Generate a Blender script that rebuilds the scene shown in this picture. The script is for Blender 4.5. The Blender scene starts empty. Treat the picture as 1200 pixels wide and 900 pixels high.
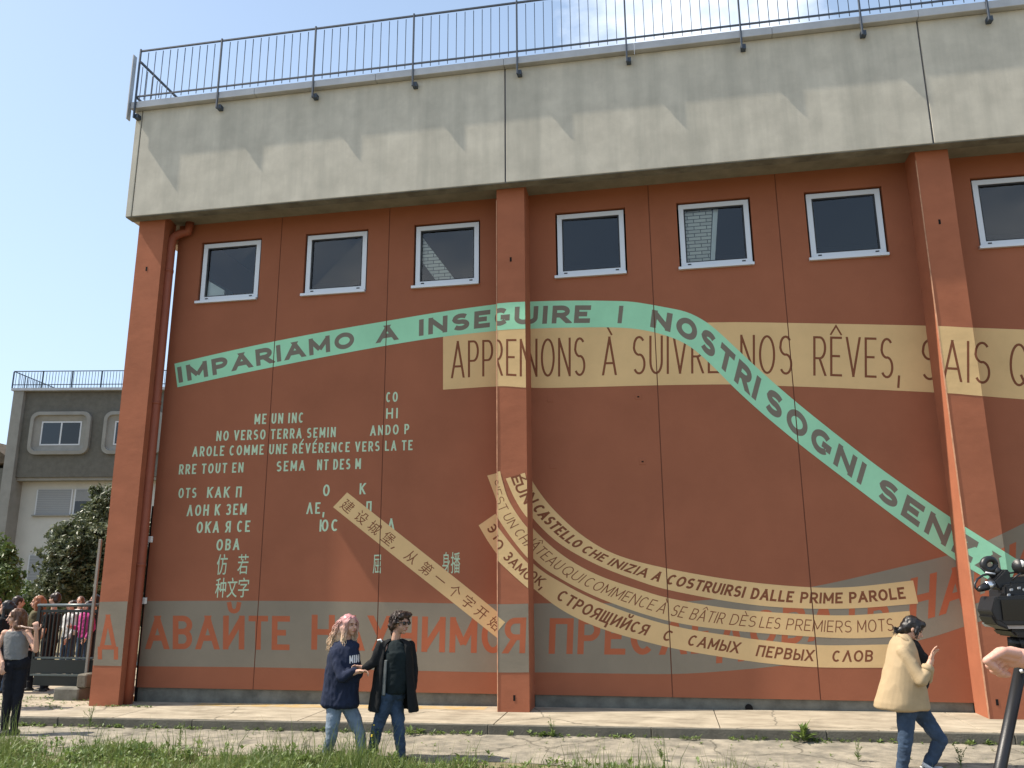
import bpy, bmesh, math, random
import numpy as np
from mathutils import Vector, Matrix, noise
random.seed(7); np.random.seed(7)
C = bpy.context.scene.collection
scn = bpy.context.scene
# ------------------------------------------------------------------ camera, light, exposure
K = 2.0                                     # metres per wall panel width
CAM = Vector((-0.3764, -6.3086, 0.8526)) * K
YAW, PITCH, ROLL, F = 0.1778, 0.2313, -0.0067, 955.77
_f = Vector((-math.sin(YAW)*math.cos(PITCH), math.cos(YAW)*math.cos(PITCH), math.sin(PITCH)))
_r = Vector((math.cos(YAW), math.sin(YAW), 0)); _u = _r.cross(_f)
_c, _s = math.cos(ROLL), math.sin(ROLL)
RR, UU, FF = _c*_r + _s*_u, -_s*_r + _c*_u, _f
FH = Vector((-math.sin(YAW), math.cos(YAW), 0)); RH = Vector((math.cos(YAW), math.sin(YAW), 0))
cd = bpy.data.cameras.new('camera'); cam = bpy.data.objects.new('camera', cd); C.objects.link(cam)
M3 = Matrix((RR, UU, -FF)).transposed().to_4x4(); M3.translation = CAM
cam.matrix_world = M3
cd.lens = 36*F/1200; cd.sensor_width = 36; cd.clip_start = 0.05; cd.clip_end = 3000
scn.camera = cam
SUN = Vector((6.5, 1.0, -9.1)).normalized()
ld = bpy.data.lights.new('sun', 'SUN'); ld.energy = 5.0; ld.angle = math.radians(0.55); ld.color = (1, 0.91, 0.78)
sun = bpy.data.objects.new('sun', ld); C.objects.link(sun); sun.location = (-20, -20, 30)
sun.rotation_euler = SUN.to_track_quat('-Z', 'Y').to_euler()
W = bpy.data.worlds.new('World'); scn.world = W; W.use_nodes = True
nt = W.node_tree; nt.nodes.clear()
def wn(t, **k):
    n = nt.nodes.new(t)
    for a, b in k.items(): setattr(n, a, b)
    return n
sky = wn('ShaderNodeTexSky', sky_type='NISHITA', sun_disc=False, sun_elevation=math.radians(54.1),
         sun_rotation=math.radians(-98.7), air_density=1.25, dust_density=1.6, ozone_density=1.3)
tc = wn('ShaderNodeTexCoord'); mp = wn('ShaderNodeMapping'); mp.inputs['Scale'].default_value = (1, 1, 1.7)
mp.inputs['Location'].default_value = (0.37, 0.2, 0.1)
n1 = wn('ShaderNodeTexNoise'); n1.inputs['Scale'].default_value = 2.3; n1.inputs['Detail'].default_value = 9; n1.inputs['Roughness'].default_value = .55
cr = wn('ShaderNodeMapRange'); cr.inputs[1].default_value = .52; cr.inputs[2].default_value = .70; cr.inputs[3].default_value = 0; cr.inputs[4].default_value = 1
sx = wn('ShaderNodeSeparateXYZ'); zr = wn('ShaderNodeMapRange'); zr.inputs[1].default_value = .44; zr.inputs[2].default_value = .62
mul = wn('ShaderNodeMath', operation='MULTIPLY'); mx = wn('ShaderNodeMix', data_type='RGBA')
haz = wn('ShaderNodeMix', data_type='RGBA')
hz = wn('ShaderNodeMapRange'); hz.inputs[1].default_value = 0; hz.inputs[2].default_value = .75; hz.inputs[3].default_value = .75; hz.inputs[4].default_value = .22
bg = wn('ShaderNodeBackground'); bg.inputs[1].default_value = 0.12; out = wn('ShaderNodeOutputWorld')
L = nt.links.new
L(tc.outputs['Generated'], mp.inputs[0]); L(mp.outputs[0], n1.inputs[0]); L(n1.outputs[0], cr.inputs[0])
L(tc.outputs['Generated'], sx.inputs[0]); L(sx.outputs[2], zr.inputs[0]); L(zr.outputs[0], mul.inputs[0]); L(cr.outputs[0], mul.inputs[1])
L(sx.outputs[2], hz.inputs[0]); L(hz.outputs[0], haz.inputs[0]); L(sky.outputs[0], haz.inputs[6]); haz.inputs[7].default_value = (4.2, 5.5, 7.3, 1)
_cd = (RR*((810-600)/F) + UU*((450+15)/F) + FF).normalized()
dt = wn('ShaderNodeVectorMath', operation='DOT_PRODUCT'); dt.inputs[1].default_value = _cd; L(tc.outputs['Generated'], dt.inputs[0])
bl = wn('ShaderNodeMapRange'); bl.inputs[1].default_value = math.cos(math.radians(15)); bl.inputs[2].default_value = math.cos(math.radians(1)); bl.interpolation_type = 'SMOOTHSTEP'; L(dt.outputs['Value'], bl.inputs[0])
n2 = wn('ShaderNodeTexNoise'); n2.inputs['Scale'].default_value = 5.5; n2.inputs['Detail'].default_value = 9; n2.inputs['Roughness'].default_value = .58; L(mp.outputs[0], n2.inputs[0])
b2 = wn('ShaderNodeMath', operation='MULTIPLY_ADD'); b2.inputs[1].default_value = .50; L(bl.outputs[0], b2.inputs[0]); L(n2.outputs[0], b2.inputs[2])
b3 = wn('ShaderNodeMapRange'); b3.inputs[1].default_value = .80; b3.inputs[2].default_value = 1.08; b3.inputs[4].default_value = .8; L(b2.outputs[0], b3.inputs[0])
yb = wn('ShaderNodeMapRange'); yb.inputs[1].default_value = 0; yb.inputs[2].default_value = -.35; L(sx.outputs[1], yb.inputs[0])
cb_ = wn('ShaderNodeMath', operation='MULTIPLY'); L(cr.outputs[0], cb_.inputs[0]); L(yb.outputs[0], cb_.inputs[1])
cm_ = wn('ShaderNodeMath', operation='MAXIMUM'); L(cb_.outputs[0], cm_.inputs[0]); L(b3.outputs[0], cm_.inputs[1]); L(cm_.outputs[0], mx.inputs[0]); L(haz.outputs[2], mx.inputs[6]); mx.inputs[7].default_value = (8.5, 9, 9.6, 1)
L(mx.outputs[2], bg.inputs[0]); L(bg.outputs[0], out.inputs[0])
scn.view_settings.view_transform = 'Standard'; scn.view_settings.look = 'None'
scn.view_settings.exposure = 0.6; scn.view_settings.gamma = 1
scn.cycles.max_bounces = 8

# ------------------------------------------------------------------ pixel -> place helpers (1200 x 900 photograph)
def ray(x, y): return RR*((x-600)/F) + UU*(-(y-450)/F) + FF
def atY(x, y, Y):
    d = ray(x, y); return CAM + d*((Y-CAM.y)/d.y)
def atD(x, y, D):
    d = ray(x, y); return CAM + d*(D/d.dot(FH))
def GZ(X): return 0.0073*X
PAVE, ROAD = -0.150, -0.275
# ------------------------------------------------------------------ materials
def mat(name, col, rough=.8, var=.0, vscale=3., bump=0., bscale=60., spec=.3, metal=0, col2=None, stretch=None, stain=0, sscale=.8, objc=False):
    m = bpy.data.materials.new(name); m.use_nodes = True; t = m.node_tree; b = t.nodes['Principled BSDF']
    b.inputs['Base Color'].default_value = (*col, 1); b.inputs['Roughness'].default_value = rough
    b.inputs['Specular IOR Level'].default_value = spec; b.inputs['Metallic'].default_value = metal
    if objc:
        tcn = t.nodes.new('ShaderNodeTexCoord'); src = tcn.outputs['Object']
    else:
        g = t.nodes.new('ShaderNodeNewGeometry'); src = g.outputs['Position']
    if stretch:
        mpn = t.nodes.new('ShaderNodeMapping'); mpn.inputs['Scale'].default_value = stretch; t.links.new(src, mpn.inputs[0]); src2 = mpn.outputs[0]
    else: src2 = src
    cur = None
    if var or col2:
        n = t.nodes.new('ShaderNodeTexNoise'); n.inputs['Scale'].default_value = vscale; n.inputs['Detail'].default_value = 8; n.inputs['Roughness'].default_value = .62
        t.links.new(src2, n.inputs[0])
        x = t.nodes.new('ShaderNodeMix'); x.data_type = 'RGBA'
        mr = t.nodes.new('ShaderNodeMapRange'); mr.inputs[1].default_value = .33; mr.inputs[2].default_value = .67; t.links.new(n.outputs[0], mr.inputs[0])
        a = [c*(1-var) for c in col]; d = [min(1, c*(1+var)) for c in col] if not col2 else col2
        x.inputs[6].default_value = (*a, 1); x.inputs[7].default_value = (*d, 1); t.links.new(mr.outputs[0], x.inputs[0]); cur = x.outputs[2]
    if stain:
        n = t.nodes.new('ShaderNodeTexNoise'); n.inputs['Scale'].default_value = sscale; n.inputs['Detail'].default_value = 10; n.inputs['Roughness'].default_value = .7
        t.links.new(src, n.inputs[0]); mr = t.nodes.new('ShaderNodeMapRange'); mr.inputs[1].default_value = .5; mr.inputs[2].default_value = .75; mr.inputs[4].default_value = stain
        t.links.new(n.outputs[0], mr.inputs[0]); x = t.nodes.new('ShaderNodeMix'); x.data_type = 'RGBA'; t.links.new(mr.outputs[0], x.inputs[0])
        if cur: t.links.new(cur, x.inputs[6])
        else: x.inputs[6].default_value = (*col, 1)
        x.inputs[7].default_value = (*[c*.45 for c in col], 1); cur = x.outputs[2]
    if cur: t.links.new(cur, b.inputs['Base Color'])
    if bump:
        n = t.nodes.new('ShaderNodeTexNoise'); n.inputs['Scale'].default_value = bscale; n.inputs['Detail'].default_value = 5; t.links.new(src2 if stretch else src, n.inputs[0])
        bn = t.nodes.new('ShaderNodeBump'); bn.inputs['Strength'].default_value = 1; bn.inputs['Distance'].default_value = bump
        t.links.new(n.outputs[0], bn.inputs['Height']); t.links.new(bn.outputs[0], b.inputs['Normal'])
    return m
M = {}
def cracks(m, scale, width, strength=.6):
    t = m.node_tree; b = t.nodes['Principled BSDF']; src = b.inputs['Base Color'].links[0].from_socket; g = t.nodes.new('ShaderNodeNewGeometry')
    n = t.nodes.new('ShaderNodeTexNoise'); n.inputs['Scale'].default_value = 3; n.inputs['Detail'].default_value = 6; t.links.new(g.outputs['Position'], n.inputs[0])
    a = t.nodes.new('ShaderNodeMix'); a.data_type = 'RGBA'; a.blend_type = 'LINEAR_LIGHT'; a.inputs[0].default_value = .16; t.links.new(g.outputs['Position'], a.inputs[6]); t.links.new(n.outputs['Color'], a.inputs[7])
    v = t.nodes.new('ShaderNodeTexVoronoi'); v.feature = 'DISTANCE_TO_EDGE'; v.inputs['Scale'].default_value = scale; t.links.new(a.outputs[2], v.inputs[0])
    r = t.nodes.new('ShaderNodeMapRange'); r.inputs[1].default_value = 0; r.inputs[2].default_value = width; r.inputs[3].default_value = strength; r.inputs[4].default_value = 0; t.links.new(v.outputs[0], r.inputs[0])
    x = t.nodes.new('ShaderNodeMix'); x.data_type = 'RGBA'; x.inputs[7].default_value = (.06, .055, .04, 1); t.links.new(r.outputs[0], x.inputs[0]); t.links.new(src, x.inputs[6]); t.links.new(x.outputs[2], b.inputs['Base Color'])
WB = dict(rough=.88, var=.07, vscale=.9, bump=.0012, bscale=34, spec=.2, stain=.17)
TERRA = (.300, .108, .058)
M['terra'] = mat('terracotta_render', TERRA, **WB)
M['terra_p'] = mat('terracotta_pillar', (.345, .122, .065), rough=.88, var=.09, vscale=2.2, bump=.0030, bscale=7, spec=.2, stain=.12, stretch=(.8, 1, 1.3))
M['green'] = mat('mint_paint', (.33, .66, .43), **WB)
M['cream'] = mat('cream_paint', (.66, .45, .22), **WB)
M['grey'] = mat('grey_paint', (.235,.20,.15), **WB)
M['lgreen'] = mat('pale_green_paint', (.46, .60, .42), **WB)
M['dgrey'] = mat('grey_brown_paint', (.19, .165, .13), **WB)
M['brown'] = mat('brown_paint', (.20, .072, .036), **WB)
M['orange'] = mat('orange_paint', (.39,.115,.055), **WB)
PB = dict(rough=.88, var=.08, vscale=1.8, bump=.0030, bscale=7, spec=.2, stain=.08, stretch=(.8, 1, 1.3))
for k, c in dict(green=(.33, .66, .43), cream=(.66, .45, .22), grey=(.235,.20,.15), dgrey=(.19, .165, .13), brown=(.20, .072, .036), orange=(.39,.115,.055), lgreen=(.46, .60, .42)).items():
    M[k+'_p'] = mat(k+'_pillar_paint', c, **PB)
M['lit_edge'] = mat('painted_sunlit_edge', (.44, .23, .14), .9, var=.25, vscale=8)  # pale colour imitates sun catching the pillar corner
def concrete(name, a, b, streak, sc=1.0):
    m = mat(name, a, rough=.9, var=.1, vscale=2.5, bump=.0015, bscale=60, spec=.2, stain=.12, sscale=1.3)
    t = m.node_tree; bs = t.nodes['Principled BSDF']; lk = bs.inputs['Base Color'].links[0].from_socket
    g = t.nodes.new('ShaderNodeNewGeometry'); mpn = t.nodes.new('ShaderNodeMapping'); mpn.inputs['Scale'].default_value = (1.3*sc, 1.3*sc, .10*sc)
    n = t.nodes.new('ShaderNodeTexNoise'); n.inputs['Scale'].default_value = 2; n.inputs['Detail'].default_value = 8; n.inputs['Roughness'].default_value = .6
    mr = t.nodes.new('ShaderNodeMapRange'); mr.inputs[1].default_value = .42; mr.inputs[2].default_value = .68; mr.inputs[4].default_value = streak
    x = t.nodes.new('ShaderNodeMix'); x.data_type = 'RGBA'; x.inputs[7].default_value = (*b, 1)
    t.links.new(g.outputs['Position'], mpn.inputs[0]); t.links.new(mpn.outputs[0], n.inputs[0]); t.links.new(n.outputs[0], mr.inputs[0]); t.links.new(mr.outputs[0], x.inputs[0]); t.links.new(lk, x.inputs[6]); t.links.new(x.outputs[2], bs.inputs['Base Color'])
    return m
M['fascia'] = concrete('pale_concrete', (.52, .485, .405), (.30, .29, .245), .5)
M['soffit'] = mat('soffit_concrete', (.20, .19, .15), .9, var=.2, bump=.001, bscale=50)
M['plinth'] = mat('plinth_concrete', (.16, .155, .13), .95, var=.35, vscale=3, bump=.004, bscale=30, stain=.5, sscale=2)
M['seam'] = mat('joint_filler', (.16, .06, .036), .95)
M['fseam'] = mat('grey_mastic', (.14, .14, .16), .9)
M['cap'] = mat('zinc_cap', (.42, .42, .42), .5, var=.1, spec=.5, metal=.3)
M['rail'] = mat('blue_grey_metal', (.04, .055, .08), .5, spec=.5)
M['plate'] = mat('galvanised', (.42, .43, .44), .5, metal=.3)
M['alu'] = mat('aluminium_frame', (.60, .62, .64), .35, spec=.5, metal=.2)
M['black'] = mat('black_plastic', (.012, .012, .013), .42, spec=.5, bump=.0004, bscale=300)
M['gloss'] = mat('black_screen', (.008, .008, .009), .12, spec=.6)
M['hole'] = mat('hole_black', (.006, .005, .005), .9)
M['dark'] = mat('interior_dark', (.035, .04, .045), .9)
M['pale'] = mat('interior_pale', (.75, .78, .76), .7)
M['pave'] = mat('pavement_concrete', (.31, .265, .195), .93, var=.2, vscale=5, bump=.006, bscale=45, stain=.6, sscale=2.2, stretch=(.35, 1, 1), col2=(.43, .375, .285))
M['kerb'] = mat('kerb_stone', (.135, .125, .10), .93, var=.25, vscale=5, bump=.005, bscale=40, stain=.5, sscale=2.5)
M['yellow'] = mat('worn_yellow_paint', (.50, .33, .11), .9, var=.2, vscale=6, col2=(.40, .33, .22))
M['road'] = mat('old_asphalt', (.20, .185, .15), .95, var=.2, vscale=4, bump=.010, bscale=60, stain=.75, sscale=1.7, col2=(.36, .32, .25))
cracks(M['road'], .55, .012, .75); cracks(M['pave'], .32, .006, .7)
M['soil'] = mat('soil', (.19, .165, .10), 1, var=.3, bump=.02, bscale=15)
M['dgreen'] = mat('dark_green_metal', (.007, .011, .0105), .4, spec=.5)
M['railtop'] = mat('worn_rail_top', (.10, .12, .12), .35, metal=.4)
M['bwall'] = mat('grey_roughcast', (.125, .118, .098), .95, var=.12, vscale=4, bump=.01, bscale=25, stain=.25, sscale=.7)
M['bpale'] = mat('light_grey_render', (.48, .47, .42), .95, var=.08, vscale=1, bump=.002, stain=.15, sscale=.5)
M['bconc'] = mat('grey_concrete', (.25, .24, .21), .9, var=.1, vscale=2, bump=.003)
M['shutter'] = mat('roller_shutter', (.26, .27, .27), .7)
M['bark'] = mat('bark', (.10, .075, .05), .95, var=.3, bump=.01, bscale=20)
M['trib'] = mat('terracotta_downpipe', (.27, .078, .042), .6, spec=.4, var=.08)
def leafmat(name, a, b, rough=.45, trans=.25, vs=6):
    m = mat(name, a, rough, col2=b, vscale=vs, spec=.5); t = m.node_tree; bs = t.nodes['Principled BSDF']
    lk = bs.inputs['Base Color'].links[0].from_socket
    tr = t.nodes.new('ShaderNodeBsdfTranslucent'); t.links.new(lk, tr.inputs[0]); ms = t.nodes.new('ShaderNodeMixShader'); ms.inputs[0].default_value = trans
    o = [n for n in t.nodes if n.type == 'OUTPUT_MATERIAL'][0]
    t.links.new(bs.outputs[0], ms.inputs[1]); t.links.new(tr.outputs[0], ms.inputs[2]); t.links.new(ms.outputs[0], o.inputs[0]); return m
M['leaf_dark'] = leafmat('glossy_dark_leaf', (.035, .055, .02), (.16, .18, .09), .42)
M['leaf_mid'] = leafmat('green_leaf', (.05, .09, .02), (.12, .17, .04), .45)
M['grass'] = leafmat('grass_blade', (.07, .13, .02), (.24, .28, .085), .5, .35, 3)
M['weed'] = leafmat('weed_leaf', (.075, .13, .025), (.20, .27, .07), .5, .3, 9)
M['dry'] = leafmat('dry_grass', (.28, .22, .11), (.38, .31, .17), .7, .3, 9)
M['petal'] = mat('yellow_petal', (.75, .55, .05), .6)
def glassmat(name, tint, refl=1.0):
    m = bpy.data.materials.new(name); m.use_nodes = True; t = m.node_tree; t.nodes.clear()
    o = t.nodes.new('ShaderNodeOutputMaterial'); ms = t.nodes.new('ShaderNodeMixShader'); a = t.nodes.new('ShaderNodeBsdfTransparent'); b = t.nodes.new('ShaderNodeBsdfGlossy')
    fr = t.nodes.new('ShaderNodeFresnel'); fr.inputs[0].default_value = 1.62; a.inputs[0].default_value = (*tint, 1); b.inputs['Roughness'].default_value = .01; b.inputs[0].default_value = (refl, refl, refl, 1)
    t.links.new(fr.outputs[0], ms.inputs[0]); t.links.new(a.outputs[0], ms.inputs[1]); t.links.new(b.outputs[0], ms.inputs[2]); t.links.new(ms.outputs[0], o.inputs[0]); return m
M['glass'] = glassmat('window_glass', (.84, .90, .90))
def fabric(name, col, var=.12, rough=.9, bump=.002, bs=120, vs=9): return mat(name, col, rough, var=var, vscale=vs, bump=bump, bscale=bs, spec=.2)
# ------------------------------------------------------------------ object helpers
def me_obj(name, verts, faces, m, parent=None, smooth=False, kind=None):
    me = bpy.data.meshes.new(name); me.from_pydata([tuple(v) for v in verts], [], faces); me.update()
    if m: me.materials.append(m)
    if smooth: me.polygons.foreach_set('use_smooth', [True]*len(me.polygons))
    o = bpy.data.objects.new(name, me); C.objects.link(o)
    if parent: o.parent = parent; o.matrix_parent_inverse = Matrix.Translation(-parent.location) if parent.type == 'EMPTY' else Matrix.Identity(4)
    if kind: o['kind'] = kind
    return o
def bm_obj(name, bm, m, parent=None, smooth=False, kind=None):
    bmesh.ops.recalc_face_normals(bm, faces=bm.faces)
    me = bpy.data.meshes.new(name); bm.to_mesh(me); bm.free()
    if m: me.materials.append(m)
    if smooth: me.polygons.foreach_set('use_smooth', [True]*len(me.polygons))
    o = bpy.data.objects.new(name, me); C.objects.link(o)
    if parent: o.parent = parent; o.matrix_parent_inverse = Matrix.Translation(-parent.location) if parent.type == 'EMPTY' else Matrix.Identity(4)
    if kind: o['kind'] = kind
    return o
def thing(name, label, cat, loc, group=None):
    o = bpy.data.objects.new(name, None); o.empty_display_size = .2; C.objects.link(o); o.location = loc
    o['label'] = label; o['category'] = cat
    if group: o['group'] = group
    return o
def tag(o, label, cat, group=None):
    o['label'] = label; o['category'] = cat
    if group: o['group'] = group
    return o
def box(bm, x0, x1, y0, y1, z0, z1, shear=False, bev=0):
    vs = [bm.verts.new((x, y, z + (GZ(x) if (shear is True or (shear == 'bot' and z == z0)) else 0))) for z in (z0, z1) for y in (y0, y1) for x in (x0, x1)]
    fs = [bm.faces.new([vs[i] for i in f]) for f in ((0, 1, 3, 2), (4, 6, 7, 5), (0, 4, 5, 1), (2, 3, 7, 6), (0, 2, 6, 4), (1, 5, 7, 3))]
    if bev: bmesh.ops.bevel(bm, geom=list({e for f in fs for e in f.edges}), offset=bev, segments=1, affect='EDGES')
def boxo(name, dims, m, parent=None, shear=False, bev=0, **k):
    bm = bmesh.new(); box(bm, *dims, shear=shear, bev=bev); return bm_obj(name, bm, m, parent, **k)
def tube(bm, pts, rad, n=8, cap=True):
    pts = [Vector(p) for p in pts]; rad = rad if isinstance(rad, (list, tuple)) else [rad]*len(pts); rings = []
    up = None
    for i, p in enumerate(pts):
        t = (pts[min(i+1, len(pts)-1)] - pts[max(i-1, 0)]).normalized()
        if up is None: up = Vector((0, 0, 1)) if abs(t.z) < .9 else Vector((1, 0, 0))
        a = t.cross(up).normalized(); b = a.cross(t).normalized(); up = b
        rings.append([bm.verts.new(p + (a*math.cos(2*math.pi*j/n) + b*math.sin(2*math.pi*j/n))*rad[i]) for j in range(n)])
    for i in range(len(rings)-1):
        for j in range(n): bm.faces.new((rings[i][j], rings[i][(j+1) % n], rings[i+1][(j+1) % n], rings[i+1][j]))
    if cap: bm.faces.new(rings[0]); bm.faces.new(rings[-1])
def tubeo(name, pts, rad, m, parent=None, n=8, smooth=True, **k):
    bm = bmesh.new(); tube(bm, pts, rad, n); return bm_obj(name, bm, m, parent, smooth, **k)
def child_of(o, par):
    mw = o.matrix_world.copy() if o.parent is None else None
    o.parent = par; o.matrix_parent_inverse = Matrix.Identity(4)
    return o

# ------------------------------------------------------------------ SETTING: ground, road, pavement
def bank(y): 
    if y > -2.9: return -0.30
    t = min(1, (-2.9-y)/5.0); return -0.30 + .30*(t*t*(3-2*t))
ys = [900, 300, 100, 40, 20, 8, 2, 0, -1.6, -2.5] + [-2.9-.25*i for i in range(22)] + [-12, -20, -60, -200, -600]
xs = [-900, -300, -100, -50, -30] + [-24+.5*i for i in range(88)] + [30, 60, 200, 900]
gv = []; 
for y in ys:
    for x in xs:
        z = bank(y) + GZ(max(-30, min(30, x)))
        if -9 < y < -2.9 and -24 < x < 21: z += .035*noise.noise(Vector((x*.9, y*.9, 0)))
        gv.append((x, y, z))
gf = [(j*len(xs)+i, j*len(xs)+i+1, (j+1)*len(xs)+i+1, (j+1)*len(xs)+i) for j in range(len(ys)-1) for i in range(len(xs)-1)]
me_obj('ground', gv, gf, M['soil'], smooth=True, kind='structure')
# asphalt strip between kerb and grass, ragged front edge
bm = bmesh.new(); prev = None
for i in range(241):
    x = -40 + i*.25; e = -3.15 + .35*noise.noise(Vector((x*.6, 3, 0))) + .12*noise.noise(Vector((x*3, 1, 0))) - (0.5 if x > 1 else 0) 
    rows = [(x, -1.5, ROAD+GZ(x)), (x, -2.2, ROAD+GZ(x)+.012*noise.noise(Vector((x*.7, 0, 5)))), (x, -2.8, ROAD+GZ(x)), (x, e, ROAD+GZ(x)-.018)]
    cur = [bm.verts.new(r) for r in rows]
    if prev:
        for k in range(3): bm.faces.new((prev[k], cur[k], cur[k+1], prev[k+1]))
    prev = cur
bm_obj('road', bm, M['road'], smooth=True, kind='structure')
pv = bpy.data.objects.new('pavement', None); C.objects.link(pv); pv['kind'] = 'structure'
bm = bmesh.new(); box(bm, -22, 18, -1.46, 0.0, -.40, PAVE-.032, shear=True); bmb = bm_obj('pavement_bed', bm, M['kerb'], pv)
jx = [-22, -19.2, -16.4, -13.6, -10.8, -8.55, -5.75, -3.03, -.15, 2.9, 5.9, 8.9, 11.9, 14.9, 18]
for a, b in zip(jx, jx[1:]):
    bm = bmesh.new(); box(bm, a+.006, b-.006, -1.466, -.004, PAVE-.03, PAVE, shear=True, bev=.004); bm_obj('paving_slab', bm, M['pave'], pv)
x = -22
while x < 18:
    w = 2.1
    bm = bmesh.new(); dz = random.uniform(-.004, .004)
    box(bm, x+.004, x+w-.004, -1.5+random.uniform(-.004, .004), -1.470, -.42, PAVE-.008+dz, shear=True, bev=.008)
    bm_obj('kerb_stone', bm, M['kerb'], pv); x += w
# paved/sandy patch left of the hall
bm = bmesh.new(); box(bm, -26, -9.72, .004, 5.5, -.45, PAVE-.02, shear=True); bm_obj('paving_slab', bm, M['pave'], pv)
bm = bmesh.new()
pr = None
for i in range(60):
    xx = -8.0+i*(4.6/59); a = -.34 + .05*noise.noise(Vector((xx*2, 0, 0))); z = PAVE+GZ(xx)+.0015
    c2 = [bm.verts.new((xx, -.06, z)), bm.verts.new((xx, a, z))]
    if pr: bm.faces.new((pr[0], c2[0], c2[1], pr[1]))
    pr = c2
bm_obj('painted_line', bm, M['yellow'], pv)

# ------------------------------------------------------------------ THE HALL
XL = -4.601*K
hall = thing('sports_hall', 'terracotta hall with concrete parapet and multilingual text mural behind the people', 'building', (XL, 0, 0))
SOF = 4.0*K; PF = -.25*K; FY = -.365*K
PIL = [(-4.832*K, -4.580*K, -.020*K), (-1.584*K, -1.354*K, .0), (1.641*K, 1.872*K, .0), (4.868*K, 5.098*K, .0)]
seams = [-3.5918*K, -2.5853*K, -.3553*K, .6558*K, 2.871*K, 3.882*K]
bayl = [XL, -1.47*K, 1.756*K, 4.98*K]
edges = [XL, seams[0], seams[1], -1.47*K, seams[2], seams[3], 1.756*K, seams[4], seams[5], 4.98*K]
WX = [(-4.3451 + b*3.2264 + k)*K for b in range(3) for k in range(3)]
WWd = .5532*K; ZT, ZB = 3.8046*K, 3.2597*K
SG = .0075   # half joint
for i, (a, b) in enumerate(zip(edges, edges[1:])):
    wx = WX[i]; o0, o1, q0, q1 = wx-.03, wx+WWd+.03, ZB-.03, ZT+.03
    xa, xb = a + (SG if i % 3 else 0), b - (SG if (i+1) % 3 else 0)
    bm = bmesh.new()
    for d in ((xa, o0, 0, .25, 0, SOF+.05), (o1, xb, 0, .25, 0, SOF+.05), (o0, o1, 0, .25, 0, q0), (o0, o1, 0, .25, q1, SOF+.05)): box(bm, *d)
    bm_obj('wall_panel', bm, M['terra'], hall)
for s in seams: boxo('joint', (s-SG, s+SG, .007, .2, 0, SOF), M['seam'], hall)
# plinth: one block per bay between pillars
for i in range(3):
    boxo('plinth', (PIL[i][1] if i else XL, PIL[i+1][0], .035, .3, PAVE-.02, -.003), M['plinth'], hall, shear='bot')
# body behind
boxo('side_wall', (XL, XL+.24, .25, 24, -.4, SOF+.9), M['terra'], hall)
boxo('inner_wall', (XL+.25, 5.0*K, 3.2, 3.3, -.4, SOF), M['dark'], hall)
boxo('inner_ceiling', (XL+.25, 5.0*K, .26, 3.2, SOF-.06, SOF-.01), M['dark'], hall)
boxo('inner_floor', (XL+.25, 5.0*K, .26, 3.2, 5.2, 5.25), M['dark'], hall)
boxo('end_wall', (5.1*K, 5.1*K+.3, -.0, 24, -.4, SOF+.9), M['terra'], hall)
boxo('back_wall', (XL, 5.1*K+.3, 24, 24.3, -.4, SOF+.9), M['terra'], hall)
# pillars
for (a, b, back) in PIL:
    bm = bmesh.new(); n = 26; zs = [PAVE-.02+GZ(a)] + [ -.1+ (SOF+.1)*j/n for j in range(n+1)]
    rings = []
    for z in zs:
        j = lambda s: .004*noise.noise(Vector((a*3+s*7, z*1.3, s)))
        zz = [z]*4
        rings.append([bm.verts.new((a+j(1), PF+j(2)*.5, z)), bm.verts.new((b+j(3), PF+j(4)*.5, z)), bm.verts.new(((b if back == 0 else -4.624*K)+j(3)*(back == 0), back, z)), bm.verts.new((a+j(1), back, z))])
    for r0, r1 in zip(rings, rings[1:]):
        for k in range(4): bm.faces.new((r0[k], r0[(k+1) % 4], r1[(k+1) % 4], r1[k]))
    bm.faces.new(rings[-1])
    bmesh.ops.recalc_face_normals(bm, faces=bm.faces)
    p = bm_obj('pillar', bm, M['terra_p'], hall)
def slot(px, py, w=.03, h=.075, Y=PF, nm='slot'):
    c = atY(px, py, Y); return boxo(nm, (c.x-w/2, c.x+w/2, Y-.004, Y+.02, c.z-h/2, c.z+h/2), M['hole'], hall)
for s in ((171.7, 315), (598.5, 304), (602.7, 818), (1101, 260), (1168.5, 823)): slot(*s)
for (a, b, back) in PIL[1:3]:  # thin pale strip, painted as the sunlit left front edge
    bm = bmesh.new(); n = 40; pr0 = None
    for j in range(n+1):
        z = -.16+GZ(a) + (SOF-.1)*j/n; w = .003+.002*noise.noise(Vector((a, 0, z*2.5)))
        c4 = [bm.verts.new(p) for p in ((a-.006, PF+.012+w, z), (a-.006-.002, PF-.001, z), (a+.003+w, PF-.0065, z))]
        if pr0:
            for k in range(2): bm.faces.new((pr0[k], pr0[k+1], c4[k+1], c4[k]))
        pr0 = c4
    bm_obj('sunlit_edge_strip', bm, M['lit_edge'], hall)
for px, py in ((753, 541), (748, 465), (645, 468), (648, 546)):
    c = atY(px, py, 0); o = boxo('wall_plate', (c.x-.05, c.x+.05, -.006, .01, c.z-.045, c.z+.045), M['terra'], hall, bev=.003)
    if px > 700: slot(px, py, .03, .02, -.007, 'bolt')
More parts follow.
